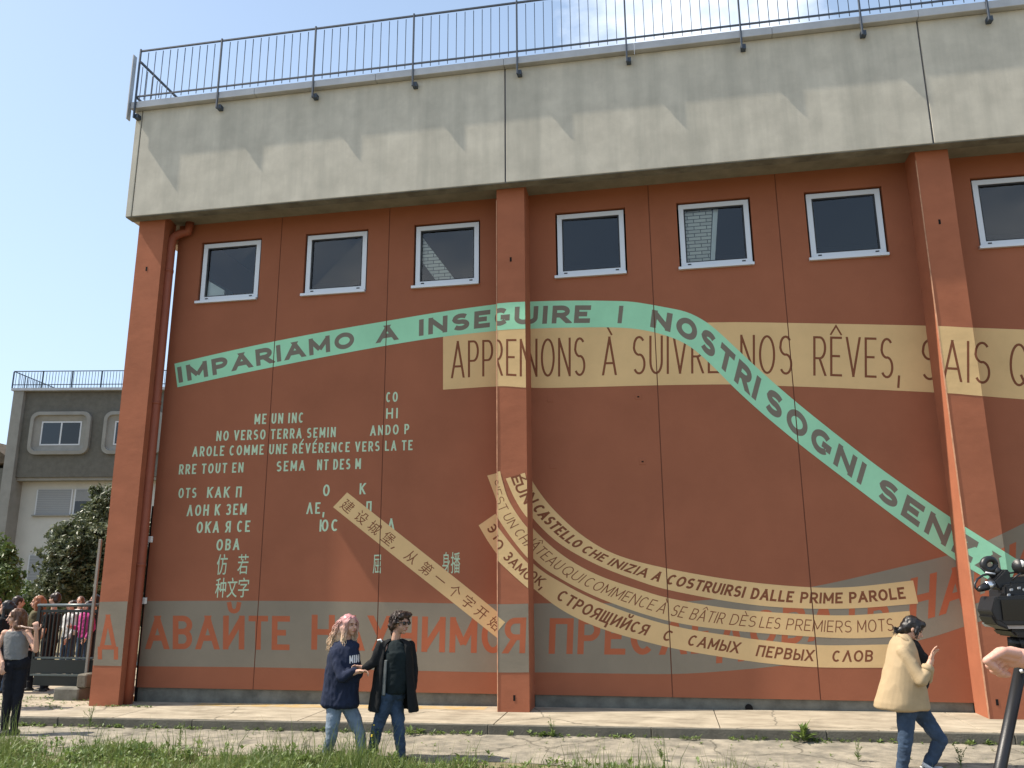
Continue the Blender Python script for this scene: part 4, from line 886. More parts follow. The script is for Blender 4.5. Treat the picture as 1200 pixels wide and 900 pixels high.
def body_base(t, hp, neckb, chest, pelvis, arms, legs, skin, vox=.007, extra=()):
    pr = list(hp) + [('c', chest+(pelvis-chest)*.02, pelvis+(chest-pelvis)*.15, .09, .085)] + list(extra)
    pr += [('c', neckb, neckb+(hp[0][1]-neckb)*.6, .052, .050)]
    for a in arms: pr += [('c', a[0], a[1], .042, .036), ('c', a[1], a[2], .036, .026), ('c', chest, a[0], .07, .05)]
    for l_ in legs: pr += [('c', pelvis+(chest-pelvis)*.1, l_[0], .075, .065), ('c', l_[0], l_[1], .065, .045), ('c', l_[1], l_[2], .048, .034)]
    return blob('body', pr, vox, skin, t, smooth=3)

# ---- woman with pink hair
Y0 = -3.12; g = lambda x, y, d=0: atY(x, y, Y0+d)
cg = g(409.5, 733); tg = thing('person', 'woman with long pink to blonde hair in navy sweatshirt and light ripped jeans, arms folded', 'person', (g(400, 890).x, Y0, -.31))
hp, P, Rm = head_prims(cg, (.86, -.48, .02), (0, 0, 1), 1.0)
aR = (g(393, 766, -.10), g(401, 794, -.20), g(419, 787, -.22)); aL = (g(413, 765, .12), g(420, 790, .02), g(407, 788, -.14))
lR = (g(392, 826, -.04), g(388.5, 862, -.08), g(381.5, 889, -.02)); lL = (g(408, 826, .06), g(421.5, 858, .02), g(425, 888, 0))
body_base(tg, hp, g(405, 752), g(405, 770), g(400, 820), (aR, aL), (lR, lL), M['skin'], .006, hand_prims(aR[2], (1, .2, .05), (0, -.4, -1), 1, .5))
face_parts(P, Rm, 1, tg)
sw = blob('sweatshirt', [('r', rows(Y0, [(750, 400, 412, .07), (754, 395, 416, .09), (759, 389, 419, .12), (768, 385.5, 421, .14), (783, 382, 421.5, .15), (800, 380.5, 420, .15), (815, 378, 419.5, .155), (825, 377, 420, .16), (829, 380, 418, .14)])),
                         ('c', aR[0], aR[1], .064, .060), ('c', aR[1], aR[2]-Vector((.05, 0, 0)), .060, .046), ('c', aL[0], aL[1], .062, .055), ('c', aL[1], aL[2], .055, .045), ('c', g(396, 757), g(416, 757), .055, .055)], .010, M['navy'], tg, 5, (.013, 9, (1, 1, .55)))
V_, F__ = glyphs('MIN', .2, .16, False, 1.3); decal('lettering', ([(409.5+11.5*a, 777.5-9*b-1.5*a) for a, b, k in V_], F__), sw, M['white'], tg, .004)
jn = blob('jeans', [('c', g(392, 822, 0), g(408, 822, .03), .105, .105), ('c', lR[0], lR[1], .092, .066), ('c', lR[1], lR[2], .064, .050), ('c', lL[0], lL[1], .092, .066), ('c', lL[1], lL[2], .064, .050)], .010, M['denim_l'], tg, 4, (.008, 12))
for d_ in ((389.5, 870, 3.6, 2.6), (427, 861, 4.6, 3.0)): decal('knee_tear', disc(*d_), jn, M['blkp'], tg)
for a in (lR[2], lL[2]): shoe('shoe', a, (1, -.3, 0), M['shoe'], tg, -.32)
M['h_pink'] = hairmat('pink_blonde_hair', (.60, .29, .30), (.74, .54, .36), g(400, 749).z, g(400, 722).z)
hz_ = [('e', P(0, -.022, .042), (.088, .100, .090), Rm), ('e', P(0, -.085, -.03), (.098, .065, .12), Rm), ('c', P(.0, -.11, -.08), P(.0, -.165, -.235), .085, .075), ('c', P(.06, -.02, -.02), P(.07, -.03, -.20), .030, .022), ('c', P(-.07, -.03, 0), P(-.075, -.03, -.20), .028, .026)]
blob('hair', hz_, .012, M['h_pink'], tg, 3, (.014, 16, (1, 1, .5)))
st = []
for k in range(210):
    u = random.uniform(-1, 1); v = random.uniform(.15, 1); a = P(.07*u, -.02-.05*v, .115-.02*abs(u)); m1 = P(.098*u, -.05-.09*v, .02); m2 = P(.115*u, -.12-.09*v, -.10); b = P(.13*u, -.15-.12*v+random.uniform(-.02, .02), -.27-random.uniform(-.04, .03))
    st.append((a, (m1, m2), b))
for k in range(60):
    sg = random.choice((-1, 1)); a = P(.02*sg, .05, .108); st.append((a, (P(.080*sg, .045+random.uniform(-.02, .01), .04), P(.086*sg, .02+random.uniform(-.02, .02), -.08)), P(.088*sg, .0+random.uniform(-.03, .03), -.24-random.uniform(0, .04))))
strands('hair_strands', st, M['h_pink'], tg, .0062, 14, .016, 38)

# ---- person with short dark hair and open black coat
Y0 = -3.05; g = lambda x, y, d=0: atY(x, y, Y0+d)
cg = g(469, 730.5); tp_ = thing('person', 'short dark haired person in sunglasses and long open black coat over blue jeans', 'person', (g(450, 890).x, Y0, -.31))
hp, P, Rm = head_prims(cg, (.88, -.46, -.02), (0, 0, 1), 1.10)
aR = (g(447.5, 757, -.06), g(438, 777, -.10), g(425, 782.5, -.16)); aL = (g(480, 757, .12), g(485, 784, .14), g(484, 806, .06))
lR = (g(454, 816, -.05), g(443, 851, -.06), g(434, 887, 0)); lL = (g(463, 816, .05), g(467.5, 852, 0), g(470, 887, -.04))
body_base(tp_, hp, g(463.5, 750), g(464, 768), g(461, 812), (aR, aL), (lR, lL), M['skin2'], .006, hand_prims(aR[2], (-1, 0, .15), (0, -.5, -.8), 1, .45))
face_parts(P, Rm, 1.10, tp_, eyes=False)
sg_ = thing('sunglasses', 'dark sunglasses worn by the person in the long black coat', 'sunglasses', P(0, .09, .008)) 
for s_ in (-1, 1):
    bm = bmesh.new(); ellm(bm, P(.033*s_, .100, .006), (.030, .008, .023), Rm); bm_obj('lens', bm, M['gloss'], sg_, True)
    tubeo('temple', [P(.062*s_, .092, .012), P(.082*s_, .05, .014), P(.083*s_, -.02, .008)], .004, M['black'], sg_)
tubeo('bridge', [P(-.01, .106, .012), P(.01, .106, .012)], .004, M['black'], sg_)
blob('hair', [('e', P(0, -.022, .050), (.090, .104, .088), Rm), ('e', P(0, -.075, -.02), (.088, .055, .085), Rm), ('c', P(-.05, .055, .085), P(.05, .055, .085), .038, .038), ('c', P(.075, .0, .02), P(.078, -.03, -.05), .026, .02), ('c', P(-.075, .0, .02), P(-.078, -.03, -.05), .026, .02), ('c', P(0, -.085, -.06), P(0, -.075, -.11), .055, .035)], .010, M['h_dark'], tp_, 2, (.020, 24))
st = []
for k in range(170):
    th = random.uniform(0, 6.283); ph = random.uniform(.2, 1.35); n_ = (math.sin(ph)*math.cos(th), math.sin(ph)*math.sin(th), math.cos(ph)); r0 = .10
    if n_[1] > .75 and n_[2] < .5: continue
    a = P(n_[0]*.085, n_[1]*.098-.02, n_[2]*.092+.045); b = P(n_[0]*.105+random.uniform(-.01, .01), n_[1]*.115-.02, n_[2]*.085+.045-.06-random.uniform(0, .03)); st.append((a, (a.lerp(b, .5)+(a-cg).normalized()*.015,), b))
strands('hair_strands', st, M['h_dark'], tp_, .006, 6, .005, 40)
te = blob('tee_shirt', [('r', rows(Y0, [(750, 459, 470, .06, 0), (754, 454, 475, .10, 0), (765, 451, 479, .135, -.02), (785, 450, 480, .135, -.02), (800, 449, 479, .135, -.02), (812, 449, 478, .13, -.01)])), ('c', g(452, 757, 0), g(476, 757, .04), .05, .05)], .010, M['blk2'], tp_, 4, (.008, 9))
cr_ = rows(Y0, [(749, 455, 472, .075), (753, 447, 480, .11), (757, 443.5, 482.5, .135), (768, 442, 483, .165), (785, 439.5, 484, .17), (805, 436.5, 486, .18), (820, 434, 488, .19), (833, 431.5, 489.5, .20)])
blob('coat', [('r', cr_, -38, 246, .028, 40), ('c', aR[0], aR[1], .064, .054), ('c', aR[1], aR[2]+Vector((.03, 0, 0)), .054, .042), ('c', aL[0], aL[1], .062, .052), ('c', aL[1], aL[2], .052, .042)], .010, M['blk'], tp_, 3, (.011, 8, (1, 1, .4)))
lr_ = rows(Y0, [(772, 443, 483, .16), (785, 441, 484, .165), (800, 438.5, 486, .17), (813, 437, 487, .175)])
blob('coat_lining', [('r', lr_, 247, 258, .015, 8)], .006, M['lining'], tp_, 2)
bm = bmesh.new(); tube(bm, [g(442.5, 750.5, -.13), g(446, 749.5, -.14), g(447.5, 752.5, -.145)], .010, 8); bm_obj('white_tab', bm, M['white'], tp_, True)
blob('jeans', [('c', g(455, 812), g(465, 812, .03), .115, .11), ('c', lR[0], lR[1], .095, .068), ('c', lR[1], lR[2], .066, .052), ('c', lL[0], lL[1], .095, .068), ('c', lL[1], lL[2], .066, .052)], .010, M['denim'], tp_, 4, (.010, 10, (1, 1, 1.4)))
for a in (lR[2], lL[2]): shoe('shoe', a, (1, -.3, 0), M['shoe'], tp_, -.32)

# ---- woman in beige jacket
Y0 = -2.85; g = lambda x, y, d=0: atY(x, y, Y0+d)
cg = g(1069.5, 737); tb = thing('person', 'dark haired woman in loose beige jacket and blue jeans looking down at her raised hand', 'person', (g(1072, 895).x, Y0, -.26))
hp, P, Rm = head_prims(cg, (.86, -.12, -.50), (.5, 0, .86), .98)
aR = (g(1058, 764, -.13), g(1080, 797, -.22), g(1090.5, 774, -.16)); aL = (g(1066, 764, .14), g(1085, 795, .14), g(1091, 776, .0))
lR = (g(1062, 834, -.06), g(1061, 870, -.08), g(1057, 902, -.06)); lL = (g(1078, 834, .06), g(1102, 867, .03), g(1087, 899, .05))
body_base(tb, hp, g(1060, 752), g(1062, 772), g(1066, 826), (aR, aL), (lR, lL), M['skin'], .006, hand_prims(aR[2], (.28, 0, 1), (.9, -.2, .1), .95, .28, -1) + hand_prims(aL[2], (.35, -.1, 1), (.8, -.5, .1), .95, .35))
face_parts(P, Rm, .98, tb, brow=M['h_black'])
blob('hair', [('e', P(0, -.018, .046), (.090, .108, .090), Rm), ('e', P(0, -.06, -.01), (.086, .07, .085), Rm), ('c', P(-.04, .062, .085), P(.04, .062, .085), .036, .036), ('c', P(.072, .03, .03), P(.078, .035, -.05), .024, .010), ('c', P(-.072, .03, .03), P(-.078, .035, -.05), .024, .010), ('c', g(1061, 736), g(1055, 738), .045, .032), ('c', g(1055, 738), g(1049, 740), .036, .018)], .010, M['h_black'], tb, 3, (.007, 22))
st = [(g(1057, 736.5+random.uniform(-1, 1)), (g(1052, 737+random.uniform(-2, 3), random.uniform(-.03, .03)),), g(1047+random.uniform(-1.5, 3), 737.5+random.uniform(-4, 6), random.uniform(-.05, .05))) for k in range(46)]
st += [(P(s_*.078, .05, .06), (P(s_*.088, .05, 0),), P(s_*.085, .055+random.uniform(-.02, .02), -.085)) for s_ in (-1, 1) for k in range(8)]
strands('hair_strands', st, M['h_black'], tb, .0045, 6, .004, 40)
jk = blob('jacket', [('r', rows(Y0, [(743, 1051, 1064, .07), (747, 1047, 1067, .11), (753, 1043.5, 1071, .15), (762, 1041, 1075, .18), (778, 1037.5, 1079, .20), (795, 1033, 1083, .21), (810, 1028.5, 1086, .215), (822, 1024.5, 1087.5, .22), (829, 1024, 1088.5, .215), (831, 1036, 1086, .19)])),
                     ('c', aR[0], aR[1], .070, .066), ('c', aR[1], aR[1].lerp(aR[2], .62), .066, .050), ('c', aL[0], aL[1], .068, .06), ('c', aL[1], aL[1].lerp(aL[2], .6), .058, .05), ('c', g(1050, 756), g(1070, 757), .05, .06)], .0095, M['beige'], tb, 3, (.016, 3.8, (1, 1, .5)))
bm = bmesh.new(); tube(bm, [g(1053, 744, -.06), g(1060, 748, -.11), g(1069, 758, -.12)], [.02, .026, .015], 8); tube(bm, [g(1053, 744, .06), g(1060, 747, .10), g(1070, 756, .10)], [.02, .026, .015], 8); bm_obj('collar', bm, M['beige'], tb, True)
bm = bmesh.new(); cfp = aR[1].lerp(aR[2], .60); cfd = (aR[2]-aR[1]).normalized(); tube(bm, [cfp-cfd*.03, cfp-cfd*.028, cfp+cfd*.02, cfp+cfd*.022], [.045, .058, .056, .045], 16); bm_obj('rolled_cuff', bm, M['beige'], tb, True)
blob('dark_top', [('c', g(1070, 757, 0), g(1079, 775, 0), .075, .085), ('c', g(1079, 772, 0), g(1078, 800, 0), .085, .09)], .010, M['blk'], tb, 3, (.006, 10))
blob('jeans', [('c', g(1063, 828), g(1075, 828, .03), .112, .11), ('c', lR[0], lR[1], .095, .068), ('c', lR[1], lR[2], .066, .054), ('c', lL[0], lL[1], .095, .068), ('c', lL[1], lL[2], .068, .054)], .010, M['denim'], tb, 4, (.010, 10, (1, 1, 1.4)))
bm = bmesh.new(); dd = (lL[2]-lL[1]).normalized(); tube(bm, [lL[2]-dd*.03, lL[2]-dd*.028, lL[2]+dd*.012], [.052, .061, .060], 16); bm_obj('turned_cuff', bm, M['white'], tb, True)
for a in (lR[2], lL[2]): shoe('shoe', a, (1, 0, 0), M['shoew'], tb, min(-.27, a.z-.05))

# ---- woman in grey top on the left
Y0 = -2.15; g = lambda x, y, d=0: atY(x, y, Y0+d)
cg = g(18.5, 723.5); tl = thing('person', 'long haired woman in grey cropped top and black trousers holding her hair, front left', 'person', (g(14, 862).x, Y0, -.34))
hp, P, Rm = head_prims(cg, (-.62, -.76, -.06), (0, 0, 1), .98)
aR = (g(6, 742, -.06), g(-3, 760, -.10), g(3, 778, -.18)); aL = (g(32, 741, 0), g(42, 762, -.08), g(42.5, 740, -.14))
lR = (g(13, 780, -.03), g(9, 815, -.05), g(5, 854, -.02)); lL = (g(25, 780, .04), g(21, 815, 0), g(16, 856, 0))
body_base(tl, hp, g(19, 738), g(19, 748), g(19, 776), (aR, aL), (lR, lL), M['skin'], .007, hand_prims(aL[2], (-.1, -.1, 1), (-.8, .5, 0), 1, .7) + hand_prims(aR[2], (.2, -.2, -1), (0, 1, 0), 1, .4) + [('r', rows(Y0, [(737, 14, 24, .06), (740, 6, 32, .08), (746, 8, 30, .095), (760, 10, 28, .09), (778, 9, 29, .09)]))])
face_parts(P, Rm, .98, tl)
blob('top', [('r', rows(Y0, [(739.5, 10, 29, .115), (745, 6.5, 32.5, .13), (756, 6.5, 31.5, .13), (766, 7, 30, .125), (772.5, 6, 30, .125)]))], .009, M['greyT'], tl, 3, (.005, 14))
blob('trousers', [('c', g(13, 777), g(25, 777, .02), .115, .115), ('c', g(13, 779), lR[0], .11, .10), ('c', lR[0], lR[1], .10, .066), ('c', lR[1], lR[2], .062, .045), ('c', lL[0], lL[1], .10, .066), ('c', lL[1], lL[2], .062, .045)], .011, M['blkp'], tl, 4, (.008, 10))
for a in (lR[2], lL[2]): shoe('shoe', a, (-.6, -.7, 0), M['shoe'], tl, -.345)
blob('hair', [('e', P(0, -.022, .042), (.088, .100, .088), Rm), ('c', P(0, -.08, 0), P(.02, -.10, -.16), .075, .05), ('c', P(.07, -.0, 0), P(.08, .03, -.20), .03, .03), ('c', P(-.07, -.01, .0), P(-.10, .0, -.12), .035, .045), ('c', P(-.10, .0, -.12), aL[2]+Vector((-.03, 0, .03)), .028, .014)], .011, M['h_auburn'], tl, 3, (.010, 18, (1, 1, .4)))
st = [(P(s_*random.uniform(0, .05), .03, .105), (P(s_*.085, .02+random.uniform(-.06, .02), .03), P(s_*.09, 0+random.uniform(-.08, .03), -.10)), P(s_*.09, random.uniform(-.06, .05), -.26)) for s_ in (-1, 1) for k in range(60)]
strands('hair_strands', st, M['h_auburn'], tl, .005, 8, .006, 24)

# ---- crowd standing further back
def stander(label, hx, hy, Y0, fwd, top, bottom, hair, longhair, arms='down', H=1.68, skin='skin', short=False, name='person'):
    c = atY(hx, hy, Y0); gz = -.17+GZ(c.x)-.02 if Y0 > 0 else (ROAD if Y0 < -1.5 else PAVE)+GZ(c.x)
    k = (c.z+.11-gz)/H; t = thing(name, label, 'person', (c.x, Y0, gz))
    fw = Vector((fwd[0], fwd[1], 0)).normalized(); s = Vector((fw.y, -fw.x, 0))
    Q = lambda a, b, z: Vector((c.x, Y0, gz)) + s*a*k + fw*b*k + Vector((0, 0, z*k))
    hp, P, Rm = head_prims(c, fwd, (0, 0, 1), k)
    A = [(Q(.17*q_, 0, 1.36), Q(.22*q_, -.02, 1.09), Q(.20*q_, .12, .88)) if arms == 'down' or q_ < 0 else (Q(.17, 0, 1.36), Q(.21, .04, 1.09), Q(.10, .26, 1.13)) for q_ in (-1, 1)]
    Lg = [(Q(.09*q_, 0, .88), Q(.095*q_, .02*q_, .48), Q(.10*q_, .05*q_, .09)) for q_ in (-1, 1)]
    ex = []
    for q_, a in zip((-1, 1), A): ex += hand_prims(a[2], (a[2]-a[1]), fw.cross(Vector((0, 0, 1)))*q_, k, .4, q_)
    body_base(t, hp, Q(0, -.01, 1.40), Q(0, 0, 1.28), Q(0, 0, .92), A, Lg, M[skin], .011, ex)
    face_parts(P, Rm, k, t)
    pr = [('r', [(Q(0, 0, z), s*a*k, fw*b*k) for z, a, b in ((1.43, .07, .06), (1.40, .15, .09), (1.33, .185, .115), (1.15, .165, .12), (1.0, .155, .12), (.90, .165, .125))])]
    for a in A: pr += [('c', a[0], a[0].lerp(a[1], .62) if short else a[1], .058*k, .052*k)] + ([] if short else [('c', a[1], a[1].lerp(a[2], .85), .052*k, .040*k)])
    blob('shirt', pr, .013, M[top], t, 4, (.010, 8))
    pr = [('c', Q(-.06, 0, .90), Q(.06, 0, .90), .115*k, .115*k)]
    for l_ in Lg: pr += [('c', l_[0], l_[1], .090*k, .068*k), ('c', l_[1], l_[2], .066*k, .052*k)]
    blob('trousers', pr, .014, M[bottom], t, 4, (.008, 8))
    for l_ in Lg: shoe('shoe', l_[2], fw, M['shoe'], t, gz, k)
    pr = [('e', P(0, -.022, .042), (.086*k, .098*k, .087*k), Rm), ('e', P(0, -.06, -.01), (.084*k, .06*k, .07*k), Rm)]
    if longhair: pr += [('c', P(0, -.08, 0), P(0, -.10, -.26), .075*k, .055*k), ('c', P(.072, 0, 0), P(.08, .0, -.22), .03*k, .025*k), ('c', P(-.072, 0, 0), P(-.08, .0, -.22), .03*k, .025*k)]
    blob('hair', pr, .012, M[hair], t, 3, (.010, 18, (1, 1, .5)))
    return t
M['orange_t'] = fabric('orange_shirt', (.55, .20, .04)); M['pink_t'] = fabric('magenta_shirt', (.38, .05, .19)); M['pale_t'] = fabric('pale_shirt', (.50, .50, .48)); M['olive_t'] = fabric('olive_shirt', (.10, .09, .05))
stander('dark haired woman in black looking left, at the left edge behind the woman in grey', 7.5, 712.5, -.9, (-.9, -.35, 0), 'blk', 'blkp', 'h_black', True, short=True)
stander('dark haired person in orange shirt seen from behind at left', 22, 706, .9, (.5, .85, 0), 'orange_t', 'denim_d', 'h_dark', False, H=1.75)
stander('ginger haired woman looking left beside the ramp railing', 44, 706, 1.3, (-.8, -.5, 0), 'olive_t', 'blkp', 'h_ginger', True, H=1.68)
stander('man in black shirt in profile behind the ramp railing', 64, 702, 1.25, (-1, -.05, 0), 'blk2', 'blkp', 'h_dark', False, 'bent', 1.8, short=True)
stander('person in pale grey shirt behind the ramp railing', 84, 710, 3.0, (-.4, -.9, 0), 'pale_t', 'denim_d', 'h_dark', False, 'bent', 1.7)
stander('person in white shirt with long hair between pale and magenta shirts', 94, 705, 4.2, (.2, -1, 0), 'white', 'blkp', 'h_auburn', True, 'bent', 1.72)
stander('dark haired woman in magenta shirt beside the left pillar', 103, 711, 2.7, (-.3, -.9, 0), 'pink_t', 'denim_d', 'h_black', True, 'bent', 1.66)
stander('tall dark haired person in black next to the left pillar', 111, 703, 3.6, (-.8, -.6, 0), 'blk', 'blkp', 'h_black', False, 'down', 1.8)
stander('auburn haired woman in black at the far left of the crowd', -4, 708, 1.6, (.6, -.7, 0), 'blk2', 'blkp', 'h_auburn', True, H=1.66)

# ------------------------------------------------------------------ video camera, tripod, operator
DC = 2.75
g = lambda x, y, d=0: atD(x, y, DC+d)
vc = thing('video_camera', 'black professional video camera with microphone cable at the right edge', 'video camera', g(1215, 738))
def slab(name, pts, d0, d1, m, bev=.006):
    bm = bmesh.new(); n = len(pts); A_ = [bm.verts.new(g(x, y, d0)) for x, y in pts]; B_ = [bm.verts.new(g(x, y, d0)+FH*(d1-d0)) for x, y in pts]
    bm.faces.new(A_); bm.faces.new(B_[::-1])
    for k in range(n): bm.faces.new((A_[k], A_[(k+1) % n], B_[(k+1) % n], B_[k]))
    bmesh.ops.recalc_face_normals(bm, faces=bm.faces)
    if bev: bmesh.ops.bevel(bm, geom=bm.edges[:], offset=bev, segments=2, affect='EDGES')
    return bm_obj(name, bm, m, vc)
slab('camera_body', [(1186, 688), (1290, 684), (1310, 700), (1310, 738), (1188, 738)], 0, .14, M['black'])
slab('lens_barrel', [(1290, 690), (1345, 688), (1345, 728), (1290, 730)], .02, .12, M['black'], .02)
sc_ = slab('viewfinder', [(1169, 699), (1260, 697), (1262, 733), (1178, 733), (1168, 726), (1165.5, 712)], -.05, -.005, M['black'], .005)
slab('screen', [(1173, 703), (1257, 701), (1258, 727), (1176, 727)], -.054, -.0505, M['gloss'], 0)
slab('rim', [(1166, 700), (1169.5, 699), (1172, 728), (1168, 727), (1162, 716)], -.055, .03, M['black'], .002)
slab('eye_cup', [(1161.5, 722), (1165, 721), (1180, 731), (1184, 739), (1168, 732)], -.05, .03, M['black'], .004)
slab('base_plate', [(1176, 732), (1300, 733), (1300, 737), (1180, 737)], -.03, .10, M['plate'], .002)
slab('quick_release', [(1184, 738.5), (1290, 739), (1286, 748), (1192, 747)], -.01, .10, M['black'])
slab('handle', [(1180, 677), (1300, 668), (1300, 677), (1184, 686)], .03, .07, M['black'])
slab('mic_holder', [(1164, 681), (1178, 667), (1184, 668), (1186, 684), (1178, 692), (1171, 691)], .02, .07, M['black'], .005)
slab('control_block', [(1178, 686), (1186, 684), (1230, 683), (1230, 699), (1179, 699)], 0, .05, M['black'])
for x_, y_ in ((1184, 690), (1193, 688), (1199, 690), (1181, 696)): slab('button', [(x_, y_), (x_+3.5, y_-.4), (x_+3.4, y_+2.4), (x_, y_+2.6)], -.005, .0, M['plate'], .001)
bm = bmesh.new(); ring = [g(1159.5+7.2*math.cos(t)+.0, 661.5+6.6*math.sin(t), .045) for t in np.linspace(0, 6.283, 25)]; tube(bm, ring, [.0085+.003*abs(math.sin(t*.5)) for t in np.linspace(0, 6.283, 25)], 8, cap=False); bm_obj('microphone_ring', bm, M['black'], vc, True)
tubeo('arm', [g(1165, 667, .045), g(1172, 672, .045)], .014, M['black'], vc); tubeo('bright_edge', [g(1155, 671, .03), g(1166, 672.5, .03)], .003, M['alu'], vc)
tubeo('arm', [g(1149, 665, .04), g(1156, 671, .04), g(1170, 680, .045)], [.003, .005, .009], M['black'], vc)
tubeo('cable', [g(x, y, d) for x, y, d in ((1158, 673, .03), (1152, 674, .02), (1145.5, 678.5, .01), (1142.5, 684, 0), (1143, 689, 0), (1146, 691.5, 0))], .0035, M['black'], vc)
tubeo('connector_boot', [g(1145.5, 692, 0), g(1149, 690, 0), (g(1156, 687, .01))], [.005, .010, .0135], M['black'], vc, 12)
tubeo('connector', [g(1156, 687, .01), g(1159, 685.8, .015), g(1163.5, 684, .02)], [.0145, .0145, .012], mat('chrome', (.7, .7, .7), .2, metal=.9), vc, 14)
tubeo('cable', [g(1178, 670, .03), g(1184, 671.5, .02), g(1194, 670, .02), g(1206, 668, .02)], .003, M['black'], vc)
tubeo('knob', [g(1196, 664, .0), g(1196, 664, .05)], .026, M['black'], vc, 16); tubeo('knob_cap', [g(1196, 660.5, .0), g(1203, 660, .03)], .012, M['white'], vc, 12)
tubeo('cable', [g(1186, 680, -.01), g(1190, 676, -.02), g(1196, 672, -.02)], .003, M['black'], vc)
tr = thing('tripod', 'black tripod under the video camera, one leg crossing the lower right corner', 'tripod', (g(1218, 900).x, g(1218, 900).y, 0))
gz = lambda p: Vector((p.x, p.y, -.02))
hd = g(1212, 770, .05)
tubeo('head', [g(1206, 748, .05), g(1206, 757, .05), g(1208, 775, .05)], [.055, .045, .04], M['black'], tr, 16)
tubeo('clamp', [g(1189, 747, .05), g(1190, 759, .05)], .022, M['black'], tr, 12)
l0 = g(1199, 768, .0); l1 = g(1171, 905, -.05); dl = (l1-l0); l1 = l0+dl*((l0.z-.0)/(l0.z-l1.z))
tubeo('leg', [l0, l0.lerp(l1, .48)], .0175, M['black'], tr, 14); tubeo('leg_tube', [l0.lerp(l1, .48), l1], .0135, M['black'], tr, 14)
tubeo('clip', [g(1195.5, 787, -.03), g(1199, 786, -.035)], .006, M['alu'], tr)
for dx_, dy_ in ((.65, -.2), (.25, .75)):
    e = Vector((hd.x+dx_, hd.y+dy_, 0)); tubeo('leg', [hd, hd.lerp(e, .5)], .0235, M['black'], tr, 12); tubeo('leg_tube', [hd.lerp(e, .5), e], .017, M['black'], tr, 12)
tubeo('pan_handle', [g(1206, 760, .05), g(1188, 766, -.10), g(1172, 769, -.16)], .011, M['black'], tr)
# operator: forearm and fist enter at the right edge
op = thing('person', 'camera operator outside the right edge, only a bare forearm and loosely closed hand in view', 'person', (g(1460, 900).x, g(1460, 900).y, 0))
hc = -.18
G_ = lambda x, y, d=0: atD(x, y, DC+hc+d)
pr = [('c', G_(1330, 800, .05), G_(1206, 774, 0), .043, .031), ('e', G_(1186, 770, 0), (.040, .022, .032), None), ('c', G_(1206, 773, 0), G_(1184, 769, 0), .029, .028), ('e', G_(1176, 766.5, 0), (.032, .024, .022), None)]
for k, (kn, j1, tip, d0) in enumerate((((1168, 766.5), (1156.5, 774.5), (1166, 781.5), -.040), ((1171, 770), (1159.5, 780), (1170.5, 785), -.020), ((1175, 774), (1164.5, 785.5), (1175, 789), .0), ((1179, 777), (1171, 789), (1181, 790.5), .018))):
    a, b, c_ = G_(*kn, d0), G_(*j1, d0), G_(*tip, d0); pr += [('c', a, b, .0135, .0120), ('c', b, c_, .0120, .0100), ('c', G_(1188, 771, d0*.5), a, .014, .0125)]
pr += [('c', G_(1192, 766, -.03), G_(1176, 763, -.045), .015, .013), ('c', G_(1176, 763, -.045), G_(1163, 770.5, -.05), .0125, .0095)]
blob('hand', pr, .0026, skinmat('skin_hand', (.60, .33, .25)), op, 3)
bs = Vector((op.location.x, op.location.y, 0)); fw = -RH; s = FH
Q = lambda a, b, z: bs + s*a + fw*b + Vector((0, 0, z))
hp, P, Rm = head_prims(Q(0, .02, 1.62), fw, (0, 0, 1), 1.0); el = G_(1330, 800, .05)
A = [(Q(-.18, 0, 1.40), el, G_(1250, 784, .02)), (Q(.18, 0, 1.40), Q(.22, .0, 1.12), Q(.18, .2, 1.0))]
Lg = [(Q(.09*q_, 0, .90), Q(.095*q_, 0, .49), Q(.10*q_, 0, .09)) for q_ in (-1, 1)]
body_base(op, hp, Q(0, 0, 1.44), Q(0, 0, 1.32), Q(0, 0, .94), A, Lg, M['skin'], .010, hand_prims(A[1][2], (0, 0, -1), s, 1, .4))
face_parts(P, Rm, 1, op)
blob('shirt', [('r', [(Q(0, 0, z), s*a, fw*b) for z, a, b in ((1.47, .07, .06), (1.44, .16, .09), (1.36, .195, .12), (1.15, .17, .13), (.90, .17, .13))]), ('c', A[0][0], A[0][0].lerp(A[0][1], .6), .062, .055), ('c', A[1][0], A[1][0].lerp(A[1][1], .7), .062, .055)], .013, M['blk2'], op, 4, (.01, 8))
blob('trousers', [('c', Q(-.06, 0, .92), Q(.06, 0, .92), .12, .12)] + sum([[('c', l_[0], l_[1], .092, .07), ('c', l_[1], l_[2], .068, .054)] for l_ in Lg], []), .014, M['denim_d'], op, 4, (.008, 8))
for l_ in Lg: shoe('shoe', l_[2], fw, M['shoe'], op, 0)
blob('hair', [('e', P(0, -.022, .042), (.086, .098, .087), Rm), ('e', P(0, -.06, -.01), (.084, .06, .07), Rm)], .012, M['h_dark'], op, 3, (.010, 18))

